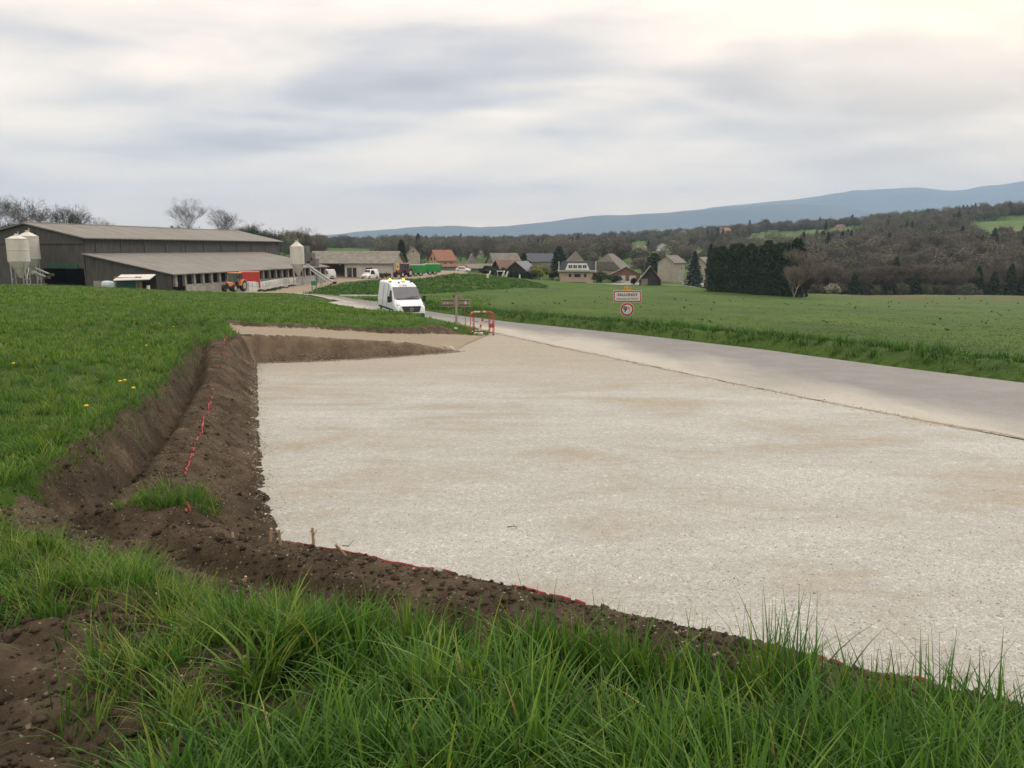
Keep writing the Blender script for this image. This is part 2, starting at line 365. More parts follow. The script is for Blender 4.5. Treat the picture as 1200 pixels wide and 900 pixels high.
def offs(line, dist, dz):
    out = []
    for i in range(len(line)):
        a = Vector(line[max(i - 1, 0)]); b = Vector(line[min(i + 1, len(line) - 1)]); d = b - a; d.z = 0; d.normalize()
        p = Vector(line[i]) + Vector((d.y, -d.x, 0)) * dist; out.append((p.x, p.y, p.z + dz))
    return out
V_top = offs(F_line[:11], .9, .38); V_in = offs(F_line[:11], 3.2, .22)
N_lip = [above(480, 367.5, (0, 42, 0), 0), above(440, 364.5, (0, 46, 0), 0), above(500, 371.5, (0, 40, 0), 0), above(540, 379.5, (0, 35.2, 0), 0), above(400, 360, (0, 54, 0), 0)]
PLAT = E_left + E_front[::1]
PLATFORM = [E_left[-1]] + E_front + [N_line[0], N_line[1], N_line[2], N_line[3], N_line[4], N_line[5], N_line[6], N_line[7]] + [on(545, 405), E_back[-1]] + E_back[::-1][1:] + E_left[1:-1]
lines = [E_left, E_front, R1L, R2L + R2F, DL, GL, DC, DF, GF, R1f, E_back, B_top, T_back, S_top, N_line, F_line, V_top, V_in]
pts = [p for L in lines for p in L]
rel = lambda x, y, r: (x, y, plane(y) + r)
pts += N_lip
pts += [rel(2.5, 2.2, 1.0), rel(-2, 1.0, 1.02), rel(-4, 2.5, 1.02), rel(0, -1, 1.0), rel(6, -1, 1.0), rel(-6, -3, 1.1), rel(-8, 5, 1.0), rel(-12, 9, 1.0), rel(-14, 0, 1.1),
        rel(-30, -30, 1.2), rel(0, -30, 1.2), rel(40, -30, .8), rel(-14, 18, 1.05), rel(-11, 13, .98), rel(-24, 24, 1.15), rel(-40, 10, 1.3), rel(-13, 28, 1.05), rel(-11, 34, .95),
        rel(12, 3, 0), rel(20, 2, 0), rel(-60, 30, 1.6), rel(-30, 40, 1.35), rel(-14, 42, .85), rel(-8, 36, .75)]
for p in ((0, 334, 88), (-300, 334, 90), (-900, 330, 120), (100, 335.5, 86), (200, 341, 84), (270, 344, 84), (330, 347, 82), (350, 350, 76), (-300, 333, 135), (0, 331, 112), (100, 333, 104), (210, 342.5, 97),
          (285, 341.5, 115), (350, 342, 107), (360, 334, 135), (320, 339, 120), (380, 328.5, 145), (440, 327, 150), (480, 325.5, 150), (520, 322.5, 158), (530, 319, 175),
          (357, 343.5, 101), (380, 346, 100), (443, 345.5, 103), (496, 343.5, 110), (570, 340.5, 128), (640, 337.5, 150),
          (372, 336, 112), (400, 331.5, 124), (445, 328, 133), (490, 326.3, 137), (530, 322, 150), (580, 324.5, 162), (640, 330, 182), (400, 358, 62),
          (700, 360, 63), (900, 366, 60), (1200, 376, 56), (1500, 385, 54), (740, 334.5, 190), (830, 341, 162), (935, 349, 133), (1000, 346.5, 150), (1200, 347, 140), (1500, 347, 140), (2500, 347, 160),
          (700, 333.5, 195), (790, 333.5, 196), (560, 319, 215), (620, 329, 195), (560, 312, 300), (480, 306, 350), (400, 312, 260), (300, 302, 190), (0, 300, 190), (-600, 300, 190), (200, 298, 230),
          (300, 295, 420), (0, 293, 420), (-900, 290, 500), (380, 291.0, 640), (500, 290, 700), (620, 290, 700), (420, 302, 430), (560, 302, 450), (385, 298, 520), (440, 297, 520), (440, 292.5, 620), (640, 304, 430),
          (700, 296, 620), (660, 290, 720), (740, 283, 800), (850, 276, 800), (740, 300, 420), (850, 303, 380), (830, 318, 270), (740, 288, 620),
          (960, 267, 720), (1000, 265, 690), (1060, 262, 640), (1120, 256, 600), (1200, 250, 570), (1600, 240, 560), (2400, 235, 600), (900, 290, 480), (1000, 276, 560), (955, 287, 470), (950, 308, 320),
          (1000, 318, 260), (1200, 320, 230), (1200, 276, 420), (1140, 272, 450), (1100, 288, 400), (1500, 280, 400), (1000, 349, 205), (1200, 351, 190), (1500, 352, 190), (2500, 352, 200), (870, 344, 200)):
    pts.append(at(*p))
for x, y, z in ((-900, 1500, -10), (-100, 1500, -14), (500, 1500, -10), (1500, 1500, 0), (1500, 300, 10), (1500, -30, -5), (600, -30, -4), (-900, -30, 4), (-900, 500, 0), (-500, 900, -5), (100, 1000, 0), (700, 1000, 15)):
    pts.append((x, y, z))
P2 = [Vector(p[:2]) for p in pts]
edges = []; k = 0
for L in lines:
    edges += [(k + i, k + i + 1) for i in range(len(L) - 1)]; k += len(L)
vs2, _, tris, ov, _, _ = delaunay_2d_cdt(P2, edges, [], 0, 1e-4)
zz_ = []
for i, v in enumerate(vs2):
    if ov[i]: zz_.append(float(np.mean([pts[j][2] for j in ov[i]])))
    else:
        zz_.append(plane(v.y))
        best = 1e9
        for a, b in edges:                       # crossing of two break lines: interpolate along the first
            A, B = P2[a], P2[b]; d = B - A; t = max(0, min(1, (v - A).dot(d) / max(d.length_squared, 1e-9))); q = (A + d * t - v).length
            if q < best: best = q; zz_[-1] = pts[a][2] * (1 - t) + pts[b][2] * t

def axis(marks):
    out = [marks[0][0]]
    for (a, s0), (b, s1) in zip(marks, marks[1:]):
        x = a
        while True:
            f = (x - a) / (b - a); s = s0 * (s1 / s0) ** max(0, min(1, f)); x += s
            if x >= b - s * .4: break
            out.append(x)
        out.append(b)
    return np.array(out)
GX = axis([(-900, 40), (-200, 7), (-60, 1.2), (-14, .16), (-6, .055), (3.5, .055), (10, .22), (30, .6), (90, 1.8), (300, 9), (1500, 45)])
GY = axis([(-30, 3), (0, .12), (2.2, .05), (8, .06), (14, .085), (34, .085), (38, .25), (60, .8), (160, 1.5), (250, 5), (800, 14), (1500, 40)])
XX, YY = np.meshgrid(GX, GY)                    # [iy, ix]
ZZ = np.full(XX.shape, np.nan)
for t in tris:
    if len(t) != 3: continue
    (x0, y0), (x1, y1), (x2, y2) = [tuple(vs2[i]) for i in t]; z0, z1, z2 = [zz_[i] for i in t]
    ia, ib = np.searchsorted(GX, [min(x0, x1, x2) - 1e-6, max(x0, x1, x2) + 1e-6]); ja, jb = np.searchsorted(GY, [min(y0, y1, y2) - 1e-6, max(y0, y1, y2) + 1e-6])
    if ia >= ib or ja >= jb: continue
    X = XX[ja:jb, ia:ib]; Y = YY[ja:jb, ia:ib]; D = (y1 - y2) * (x0 - x2) + (x2 - x1) * (y0 - y2)
    if abs(D) < 1e-12: continue
    a = ((y1 - y2) * (X - x2) + (x2 - x1) * (Y - y2)) / D; b = ((y2 - y0) * (X - x2) + (x0 - x2) * (Y - y2)) / D; c = 1 - a - b
    m = (a > -1e-6) & (b > -1e-6) & (c > -1e-6)
    ZZ[ja:jb, ia:ib][m] = (a * z0 + b * z1 + c * z2)[m]
ZZ = np.where(np.isnan(ZZ), plane(YY), ZZ)
def blur(Z, k):
    for _ in range(k):
        Z = Z.copy(); Z[1:-1, 1:-1] = (Z[1:-1, 1:-1] * 2 + Z[:-2, 1:-1] + Z[2:, 1:-1] + Z[1:-1, :-2] + Z[1:-1, 2:]) / 6
    return Z
far_m = YY > 55
ZZ = np.where(far_m, blur(ZZ, 10), blur(ZZ, 2))
# zones
wx = XX + fbm(XX, YY, 2.2, 3, 5) * .10; wy = YY + fbm(XX, YY, 2.2, 3, 9) * .10
near = (YY < 34) & (np.abs(XX) < 30)
SOIL = [E_left[0]] + E_left[1:] + E_front + GF[::-1] + [GF[0]] + GL[::-1] + [(S_top[0][0], S_top[0][1])] + [B_top[0]]
soil = near & inpoly(wx, wy, E_left + E_front + GF[::-1] + GL[::-1] + [B_top[0]])
DIRT = [on(x, y, .98) for x, y in ((-260, 668), (-60, 720), (20, 735), (90, 722), (165, 745), (190, 830), (215, 905), (215, 1100), (-600, 1100))]
dirt = near & inpoly(wx, wy, DIRT)
bank1 = near & inpoly(wx, wy, E_back + B_top[::-1])
track = near & inpoly(wx, wy, [(B_top[0][0] - .3, B_top[0][1])] + B_top + [E_back[-1], on(560, 402), on(590, 392)] + T_back[::-1])
bank2 = near & inpoly(wx, wy, T_back[:-1] + S_top[::-1])
def near_line(line):
    P = np.array([p[:2] for p in line]); d = np.full(XX.shape, 9.0); jj = GY < 30; X_, Y_ = XX[jj], YY[jj]; q = np.full(X_.shape, 9.0)
    for A_, B_ in zip(P[:-1], P[1:]):
        e = B_ - A_; t = np.clip(((X_ - A_[0]) * e[0] + (Y_ - A_[1]) * e[1]) / (e @ e), 0, 1); q = np.minimum(q, np.hypot(X_ - A_[0] - t * e[0], Y_ - A_[1] - t * e[1]))
    d[jj] = q; return d
bank1 = bank1 | (near & (near_line(E_back[:5]) < .45) & (YY > 20))
plat = inpoly(XX, YY, PLATFORM) & (YY < 60)
roadp = inpoly(XX, YY, N_line + F_line[::-1])
under = near & inpoly(wx, wy, GF + [(12, -.5), (-9, -.5), (-9, 3.4), (-4.6, 4.6)])
soilz = soil | dirt | bank1 | bank2 | under
grassz = ~(soilz | track | plat | roadp)
n_s = fbm(XX, YY, 2.4, 4, 21) * .085 + fbm(XX, YY, 7, 3, 31) * .075
n_g = fbm(XX, YY, 1.1, 3, 41) * .07
n_far = fbm(XX, YY, .06, 4, 51) * np.clip((YY - 60) / 200, 0, 3.2)
amp = np.where(near | (YY < 60), 1, 0)
cd = blur(((plat | roadp) == False).astype(float), 2)
n_s = np.where(bank1, n_s * .5, n_s) * np.clip(.22 + near_line(R1f) * 1.1, .22, 1)
ZZ = ZZ + np.where(soilz, n_s, 0) * amp * cd + np.where(grassz & (YY < 60), n_g, 0) * cd + np.where(YY > 60, n_far, 0) * cd
# lugs left by tractor tyres in the bare corner
s_ = (YY * .93 + XX * .28) + fbm(XX, YY, 1.3, 2, 77) * .12
ZZ += np.where(dirt, (np.abs(np.sin(s_ * math.pi / .21)) - .5) * .07 * np.clip(.6 + fbm(XX, YY, .9, 2, 78), 0, 1), 0)
ZZ += np.where(track, fbm(XX, YY, 3, 3, 60) * .02, 0)
pm = (plat | roadp)
ZZ = np.where(pm, np.minimum(ZZ, np.where(YY < 62, plane(YY), ZZ)) - .12, ZZ)
def H(x, y):
    x = np.asarray(x, float); y = np.asarray(y, float)
    i = np.clip(np.searchsorted(GX, x) - 1, 0, len(GX) - 2); j = np.clip(np.searchsorted(GY, y) - 1, 0, len(GY) - 2)
    fx = np.clip((x - GX[i]) / (GX[i + 1] - GX[i]), 0, 1); fy = np.clip((y - GY[j]) / (GY[j + 1] - GY[j]), 0, 1)
    return (ZZ[j, i] * (1 - fx) + ZZ[j, i + 1] * fx) * (1 - fy) + (ZZ[j + 1, i] * (1 - fx) + ZZ[j + 1, i + 1] * fx) * fy
def mask_at(M, x, y):
    i = np.clip(np.searchsorted(GX, x), 0, len(GX) - 1); j = np.clip(np.searchsorted(GY, y), 0, len(GY) - 1); return M[j, i]
def spot(px, Y, dz=0.0):
    """ground point at distance Y in the direction of column px"""
    v = -0.08; x = Y * (px - 600) / 900 / (math.cos(PITCH))
    for _ in range(3):
        z = float(H(x, Y)); v = (z - EYE) / Y; a = math.atan(v) + PITCH
        vv = math.tan(a); x = Y * (px - 600) / 900 / (math.cos(PITCH) + vv * math.sin(PITCH))
    return (x, Y, float(H(x, Y)) + dz)
# the meadow, the bare earth and the track are cut out of the same ground sheet
ny, nx = XX.shape
idx = np.arange(ny * nx).reshape(ny, nx)
Q = np.stack([idx[:-1, :-1], idx[:-1, 1:], idx[1:, 1:], idx[1:, :-1]], -1).reshape(-1, 4)
VV = np.stack([XX, YY, ZZ], -1).reshape(-1, 3)
zone = np.where(bank1, 3, np.where(soilz, 1, np.where(track, 2, 0)))[:-1, :-1].ravel()
def sheet(name, sel, m):
    F = Q[sel]; u, inv = np.unique(F, return_inverse=True)
    return tag(link(name, npmesh(name, VV[u], inv.reshape(-1, 4), m, smooth=True)), kind='structure')
sheet('meadow_ground', zone == 0, M_FIELD); sheet('bare_earth', zone == 1, M_SOIL); sheet('gravel_track', zone == 2, M_TRACK); sheet('cut_bank', zone == 3, M_CLAY)

# platform: its own slab of rolled gravel, edges running in under the banks
gx = np.arange(-10, 34, .14); gy = np.arange(-6, 40, .14); X, Y = np.meshgrid(gx, gy)
grow = np.zeros(X.shape, bool)
for dx, dy in ((0, 0), (.3, 0), (-.3, 0), (0, .3), (0, -.3), (.2, .2), (-.2, -.2), (.2, -.2), (-.2, .2)): grow |= inpoly(X + dx, Y + dy, PLATFORM)
Z = plane(Y) + fbm(X, Y, .5, 3, 3) * .016 + fbm(X, Y, 3, 3, 4) * .007
ii = np.arange(X.size).reshape(X.shape); q = np.stack([ii[:-1, :-1], ii[:-1, 1:], ii[1:, 1:], ii[1:, :-1]], -1).reshape(-1, 4)
s = grow[:-1, :-1].ravel() & grow[1:, 1:].ravel(); F = q[s]; u, inv = np.unique(F, return_inverse=True)
tag(link('gravel_platform', npmesh('gravel_platform', np.stack([X, Y, Z], -1).reshape(-1, 3)[u], inv.reshape(-1, 4), M_GRAVEL, smooth=True)), kind='structure')

def resample(L, m):
    P = np.array([p[:3] for p in L], float); d = np.r_[0, np.cumsum(np.linalg.norm(np.diff(P[:, :2], axis=0), axis=1))]
    t = np.linspace(0, d[-1], m); return np.stack([np.interp(t, d, P[:, k]) for k in range(3)], -1)
def ribbon(name, A, B, m, w, mt, lift=.02, edge=-.03, ground=None, wob=0.0, seed=0):
    a = resample(A, m); b = resample(B, m); t = np.linspace(0, 1, w); G = a[:, None] * (1 - t[None, :, None]) + b[:, None] * t[None, :, None]
    if wob:
        d = (b - a); d /= np.linalg.norm(d, axis=1)[:, None]; s0 = fbm(a[:, 0] * 1.0, a[:, 1], 1.4, 4, seed) * wob; s1 = fbm(b[:, 0], b[:, 1], 1.4, 4, seed + 9) * wob
        G = G + d[:, None] * (s0[:, None, None] * (1 - t)[None, :, None] + s1[:, None, None] * t[None, :, None])
    if ground: G[..., 2] = ground(G[..., 0], G[..., 1])
    prof = np.where((t == 0) | (t == 1), edge, lift); G[..., 2] += prof[None]
    i = np.arange(m * w).reshape(m, w); F = np.stack([i[:-1, :-1], i[:-1, 1:], i[1:, 1:], i[1:, :-1]], -1).reshape(-1, 4)
    me = npmesh(name, G.reshape(-1, 3), F[:, ::-1], mt, smooth=True, attrs={'across': np.tile(t, m)}); return link(name, me)
def road_z(x, y): return np.where(y < 62, plane(y), np.maximum(H(x, y) + .12, -1e3)) + fbm(x, y, .4, 2, 8) * .008
iN, iF = 8, 6
# road between seam and far edge: pair up points of the two edges
Aline, Bline = resample(N_line, 240), resample(F_line, 240)
# closest-point pairing keeps the strip square to its edges
Bd = []
for p in Aline:
    d = np.hypot(Bline[:, 0] - p[0], Bline[:, 1] - p[1]); Bd.append(np.argmin(d))
Bd = np.maximum.accumulate(np.array(Bd)); Bd = np.convolve(np.pad(Bd, 6, mode='edge'), np.ones(13) / 13, 'valid')
Bq = np.stack([np.interp(Bd, np.arange(240), Bline[:, k]) for k in range(3)], -1)
def ribbon2(name, a, b, w, mt, zf, lift):
    t = np.r_[0, np.linspace(.02, .98, w), 1]; G = a[:, None] * (1 - t[None, :, None]) + b[:, None] * t[None, :, None]
    G[..., 2] = zf(G[..., 0], G[..., 1]) + lift; G[:, -1, 2] -= .05; G[:, 0, 2] -= .012
    m = len(a); w2 = len(t); i = np.arange(m * w2).reshape(m, w2); F = np.stack([i[:-1, :-1], i[:-1, 1:], i[1:, 1:], i[1:, :-1]], -1).reshape(-1, 4)
    return tag(link(name, npmesh(name, G.reshape(-1, 3), F[:, ::-1], mt, smooth=True, attrs={'across': np.tile(t, m)})), kind='structure')
ribbon2('road', Aline, Bq, 14, M_ROAD, road_z, .012)
# loose brown soil swept along the joint between platform and road
jl = resample(N_line[:8], 400)
tag(ribbon('joint_dirt', jl - [.02, 0, 0], jl + [.05, 0, 0], 400, 3, M_SOIL if False else mat('joint_dirt', (.27, .235, .18), (.20, .17, .125), 6, .95, .01), .022, .0, lambda x, y: plane(y), wob=.20, seed=4), kind='structure')
# farm yard and its branch road
YARD = [at(*p) for p in ((255, 342.5, 93), (300, 341.5, 97), (340, 343.6, 98), (357, 343.3, 101), (372, 335.5, 113), (400, 331, 125), (445, 327.7, 134), (490, 326, 138), (530, 321.5, 153), (545, 320.5, 160), (545, 317, 190), (480, 322, 180), (380, 325, 175), (335, 330, 150), (250, 338, 118), (195, 341, 102), (195, 343, 93))]
gx = np.arange(-60, 0, .8); gy = np.arange(88, 195, .8); X, Y = np.meshgrid(gx, gy); Xw = X + fbm(X, Y, .3, 3, 2) * .8
s0 = inpoly(Xw, Y, YARD); Z = H(X, Y) + .05; ii = np.arange(X.size).reshape(X.shape); q = np.stack([ii[:-1, :-1], ii[:-1, 1:], ii[1:, 1:], ii[1:, :-1]], -1).reshape(-1, 4)
F = q[s0[:-1, :-1].ravel()]; u, inv = np.unique(F, return_inverse=True)
tag(link('farm_yard', npmesh('farm_yard', np.stack([X, Y, Z], -1).reshape(-1, 3)[u], inv.reshape(-1, 4), M_TRACK, smooth=True)), kind='structure')
M_PATH = mat('pale_lane_asphalt', (.26, .255, .24), (.20, .195, .185), .8, .9)
def lane(name, PA, PB, m=60, lift=.07, mt=None): return tag(ribbon(name, PA, PB, m, 5, mt or M_PATH, lift, -.05, lambda x, y: H(x, y)), kind='structure')
lane('side_lane', [at(398, 346.4, 98), at(443, 345.9, 102), at(480, 345.2, 105)], [at(398, 348.2, 91), at(443, 347.5, 97), at(480, 346.9, 99)], lift=.10)
lane('village_lane', [spot(688, 196), spot(730, 197), spot(752, 199), spot(790, 190), spot(815, 186)], [spot(686, 190), spot(730, 192), spot(765, 189), spot(792, 185), spot(815, 183)])
lane('village_lane', [spot(715, 197), spot(735, 215), spot(745, 232)], [spot(745, 197), spot(752, 214), spot(757, 232)])

# ------------------------------------------------------------------ grass
def blades(x, y, h, w, lean, az, var, seg, name, droop=1.0, zoff=0.0):
    nb = len(x); z = H(x, y) + zoff; t = np.linspace(0, 1, seg + 1)
    up = h[:, None] * (t[None] - .32 * droop * lean[:, None] * t[None] ** 2.2)
    out = h[:, None] * lean[:, None] * (.25 * t[None] + .75 * t[None] ** 2)
    cx = x[:, None] + np.cos(az)[:, None] * out; cy = y[:, None] + np.sin(az)[:, None] * out; cz = z[:, None] + up - .02
    tw = az + math.pi / 2 + RNG.normal(0, .5, nb)
    wd = w[:, None] * np.array([.75, 1, .95, .8, .55, .3, .1])[np.round(np.linspace(0, 6, seg + 1)).astype(int)][None] / 2
    dx = np.cos(tw)[:, None] * wd; dy = np.sin(tw)[:, None] * wd
    L = np.stack([cx - dx, cy - dy, cz], -1); Rr = np.stack([cx + dx, cy + dy, cz], -1)
    V = np.stack([L, Rr], 2)                                     # nb, seg+1, 2, 3
    V = V.reshape(nb, -1, 3); m = V.shape[1]
    base = (np.arange(nb) * m)[:, None]; F = []
    for s in range(seg): F.append(np.concatenate([base + 2 * s, base + 2 * s + 1, base + 2 * s + 3, base + 2 * s + 2], 1))
    F = np.stack(F, 1).reshape(-1, 4)
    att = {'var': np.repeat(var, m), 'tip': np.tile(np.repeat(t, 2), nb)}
    return tag(link(name, npmesh(name, V.reshape(-1, 3), F, M_GRASS, attrs=att)), kind='stuff')

def tufted(xs, ys, per, spread, hfun, wd, lo, hi, seg, name, yellow=.0, droop=1.0):
    """every tuft centre sends out blades that lean away from it"""
    m = len(xs); k = RNG.poisson(per, m) + 3; c = np.repeat(np.arange(m), k); nb = len(c)
    a = RNG.uniform(0, 2 * math.pi, nb); r = np.abs(RNG.normal(0, 1, nb)) * spread
    x = xs[c] + np.cos(a) * r; y = ys[c] + np.sin(a) * r
    ch = np.clip(RNG.normal(1, .22, m), .45, 1.5)[c]; h = hfun(x, y) * ch * RNG.uniform(.55, 1.12, nb)
    lean = np.clip(RNG.normal(lo + (hi - lo) * np.clip(r / spread, 0, 2) * .5, .16, nb), .05, 1.15)
    wind = RNG.normal(.9, .9, nb); az = np.where(RNG.random(nb) < .5, a + RNG.normal(0, .5, nb), RNG.uniform(0, 6.28, m)[c] + RNG.normal(0, .4, nb))
    var = np.clip(RNG.normal(.42, .20, m)[c] + RNG.normal(0, .14, nb) + yellow, 0, .93); var = np.where(RNG.random(nb) < .008, RNG.uniform(.94, 1, nb), var)
    w = wd * RNG.uniform(.6, 1.25, nb)
    return blades(x, y, h, w, lean, az, var, seg, name, droop)
def scatter(n, x0, x1, y0, y1, pw=0.0, fov=.80):
    """random ground positions inside the view wedge, denser near the camera when pw > 0"""
    u = RNG.random(n)
    if pw == 1.0: pw = 1.001
    if pw == 0: y = y0 + (y1 - y0) * u
    else: y = (y0 ** (1 - pw) + u * (y1 ** (1 - pw) - y0 ** (1 - pw))) ** (1 / (1 - pw))
    w = np.maximum(fov * y + 1.0, 1.5); x = RNG.uniform(-1, 1, n) * w
    k = (x > x0) & (x < x1); return x[k], y[k]
def dist_to(line, x, y):
    P = np.array([p[:2] for p in line]); d = np.full(x.shape, 1e9)
    for a, b in zip(P[:-1], P[1:]):
        e = b - a; t = np.clip(((x - a[0]) * e[0] + (y - a[1]) * e[1]) / (e @ e), 0, 1); d = np.minimum(d, np.hypot(x - a[0] - t * e[0], y - a[1] - t * e[1]))
    return d
GFpoly = GF + [(12, -4), (-9, -4), (-12, 4)]
# 1 foreground sward
x, y = scatter(6200, -4.5, 6.5, 1.1, 5.5, 1.0, .95)
okg = inpoly(x, y, GFpoly) & ~mask_at(dirt, x, y)
dd = dist_to(DIRT[1:8], x, y); sparse = (x < -1.05) & (y > 2.0)
okg &= (RNG.random(len(x)) < np.where(sparse, np.clip(.02 + fbm(x, y, 1.9, 2, 91) * 1.5, .0, .8), 1))
okg &= (RNG.random(len(x)) < np.clip(.70 + fbm(x, y, 1.9, 2, 92) * 1.7, .12, 1))
x, y = x[okg], y[okg]
def hf(x, y):
    base = np.clip(.27 + .10 * fbm(x, y, .8, 3, 93), .15, .38)
    base = np.where(x < -1.1, base * .62, base + .07 * np.clip((x - .2) / .8, 0, 1)); return np.where(dist_to(GF, x, y) < .25, base * .92, base)
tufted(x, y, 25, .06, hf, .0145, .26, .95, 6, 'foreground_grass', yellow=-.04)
# shorter undergrowth between the tufts
x, y = scatter(26000, -4.5, 6.5, 1.1, 5.5, 1.0, .95); okg = inpoly(x, y, GFpoly) & ~mask_at(dirt, x, y) & (RNG.random(len(x)) < np.where(x < -1.05, .12, 1)); x, y = x[okg], y[okg]; nb = len(x)
blades(x, y, RNG.uniform(.07, .2, nb), np.full(nb, .006), RNG.uniform(.2, 1.1, nb), RNG.uniform(0, 6.28, nb), np.clip(RNG.normal(.45, .18, nb), 0, 1), 4, 'foreground_undergrowth')
# blades standing along the lip above the gravel
x, y = [], []
for p, q in zip(GF[5:-1], GF[6:]):
    m = 26; t = RNG.random(m); x += list(p[0] + (q[0] - p[0]) * t + RNG.normal(0, .06, m)); y += list(p[1] + (q[1] - p[1]) * t + RNG.normal(.02, .07, m))
tufted(np.array(x), np.array(y), 12, .05, lambda a, b: .27 + .06 * np.clip((a - .2) / .8, 0, 1), .0085, .12, .6, 6, 'lip_grass')
# ragged fringe hanging over the cut edge of the left meadow
x, y = [], []
for p, q in zip(GL[:-2], GL[1:-1]):
    m = int(13 * math.dist(p[:2], q[:2])) + 4; t = RNG.random(m); x += list(p[0] + (q[0] - p[0]) * t + RNG.normal(-.02, .09, m)); y += list(p[1] + (q[1] - p[1]) * t + RNG.normal(0, .09, m))
tufted(np.array(x), np.array(y), 9, .06, lambda a, b: np.full(len(a), .17), .008, .5, 1.1, 4, 'edge_grass', yellow=.18)
# 2 tufts left on the bare corner and the ridge
cx, cy = [], []
for px, py, zr, m, sp in ((205, 585, .45, 30, .16), (170, 590, .42, 16, .12), (238, 580, .45, 14, .10), (-25, 640, .88, 70, .20), (8, 668, .88, 50, .20), (-40, 690, .9, 80, .3), (175, 690, .85, 45, .13), (225, 712, .90, 60, .16), (150, 668, .8, 18, .10), (262, 742, .92, 40, .15), (110, 690, .9, 20, .13), (70, 700, .9, 16, .10), (300, 740, .94, 30, .12), (185, 800, .95, 22, .12), (200, 860, .95, 26, .10), (60, 652, .86, 14, .1), (100, 715, .92, 26, .2),
                          (190, 765, .95, 30, .18), (330, 725, .85, 16, .12), (15, 716, .95, 14, .12), (90, 835, .98, 3, .04), (130, 650, .7, 8, .2)):
    p = on(px, py, zr); cx += list(RNG.normal(p[0], sp, m)); cy += list(RNG.normal(p[1], sp, m))
tufted(np.array(cx), np.array(cy), 12, .05, lambda a, b: np.where(b < 5.0, .19, .22), .007, .4, .95, 5, 'corner_grass', yellow=.16)
# 3 left meadow, near to far
def okfield(x, y): return mask_at(grassz, x, y) & (y > 3) & (dist_to(E_back, x, y) > .4) & (dist_to(E_left, x, y) > .5) & (dist_to(B_top, x, y) > .3)
x, y = scatter(15500, -14, -2, 3.5, 16, 1.3, .82); k = okfield(x, y); x, y = x[k], y[k]
dg = dist_to(GL, x, y)
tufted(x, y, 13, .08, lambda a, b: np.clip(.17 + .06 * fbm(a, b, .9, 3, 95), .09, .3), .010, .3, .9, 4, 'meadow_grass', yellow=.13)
x, y = scatter(19000, -32, 3, 15, 44, 1.5, .80); k = okfield(x, y) & ~inpoly(x, y, F_line + [(60, 100), (60, 0)]); x, y = x[k], y[k]
tufted(x, y, 6, .16, lambda a, b: np.clip(.17 + .07 * fbm(a, b, .5, 3, 96), .09, .3), .022, .3, .8, 3, 'meadow_grass', yellow=.15)
x, y = scatter(21000, -75, 5, 40, 96, 1.2, .74); k = okfield(x, y) & (x < -2); x, y = x[k], y[k]
tufted(x, y, 3, .3, lambda a, b: np.full(len(a), .17), .06, .3, .8, 2, 'meadow_grass', yellow=.18)
# verge along the far side of the road, rank and darker
vp = resample(F_line[:12], 2600); t = RNG.random(2600) ** .8; o2 = np.array([p[:2] for p in resample(offs(F_line[:12], 1, 0), 2600)]) - vp[:, :2]
x = vp[:, 0] + o2[:, 0] * (.12 + t * 2.3) + RNG.normal(0, .1, 2600); y = vp[:, 1] + o2[:, 1] * (.12 + t * 2.3) + RNG.normal(0, .1, 2600)
k = (y > 8) & ~mask_at(roadp, x, y); x, y = x[k], y[k]
tufted(x, y, 9, .13, lambda a, b: np.clip(.30 + .16 * fbm(a, b, .35, 3, 97), .12, .5), .022, .3, .9, 3, 'verge_grass', yellow=-.16)
# right-hand field
x, y = scatter(22000, 0, 120, 17, 150, 1.25, .80); k = okfield(x, y) & (dist_to(F_line, x, y) > 2.2) & (x > -8); x, y = x[k], y[k]
k = ~inpoly(x, y, [(-60, -5)] + [p[:2] for p in F_line] + [(-60, 100)]); x, y = x[k], y[k]
tufted(x, y, 3, .3, lambda a, b: np.clip(.075 + .03 * fbm(a, b, .3, 2, 98), .04, .15), .035, .3, .8, 2, 'pasture_grass', yellow=.02)
# embankment between farm yard and field
x = RNG.uniform(-32, 12, 9000); y = RNG.uniform(100, 165, 9000); k = okfield(x, y) & inpoly(x, y, [at(*p) for p in ((357, 343.5, 101), (443, 345.5, 103), (496, 343.5, 110), (570, 340.5, 128), (640, 337.5, 150), (640, 330, 182), (580, 324.5, 162), (530, 322, 150), (490, 326.3, 137), (445, 328, 133), (372, 336, 112))]); x, y = x[k], y[k]
tufted(x, y, 4, .4, lambda a, b: np.full(len(a), .38), .09, .3, .8, 2, 'bank_grass', yellow=-.14)
# ------------------------------------------------------------------ trees
M_BARK = mat('grey_brown_bark', (.125, .105, .085), (.055, .046, .038), 6, .9, .03)
M_TWIG = mat('bare_twigs', (.145, .122, .10), (.082, .070, .060), .6, .9, rnd=.22)
M_TWIG_DARK = mat('dark_bare_twigs', (.075, .066, .058), (.045, .040, .036), .6, .9)
M_TWIG_PALE = mat('pale_bare_twigs', (.20, .178, .15), (.11, .097, .082), .8, .9, rnd=.1)
M_TWIG_FAR = mat('budding_twigs', (.165, .152, .125), (.095, .088, .074), .12, .9, rnd=.35)
M_BUD = mat('spring_buds', (.135, .150, .075), (.080, .092, .048), .3, .8, rnd=.25)
M_NEEDLE = mat('dark_needles', (.048, .075, .040), (.016, .030, .017), .9, .8, rnd=.15)
M_NEEDLE2 = mat('blue_green_needles', (.040, .066, .052), (.018, .030, .025), .9, .8)
M_YEL = mat('yellow_green_leaves', (.26, .27, .06), (.11, .13, .03), 1.4, .8)
M_BLOSSOM = mat('pale_blossom', (.42, .38, .32), (.2, .18, .14), 1.2, .8)
M_BUSH = mat('mixed_bush_leaves', (.075, .095, .040), (.030, .042, .020), 1.0, .85, rnd=.2)

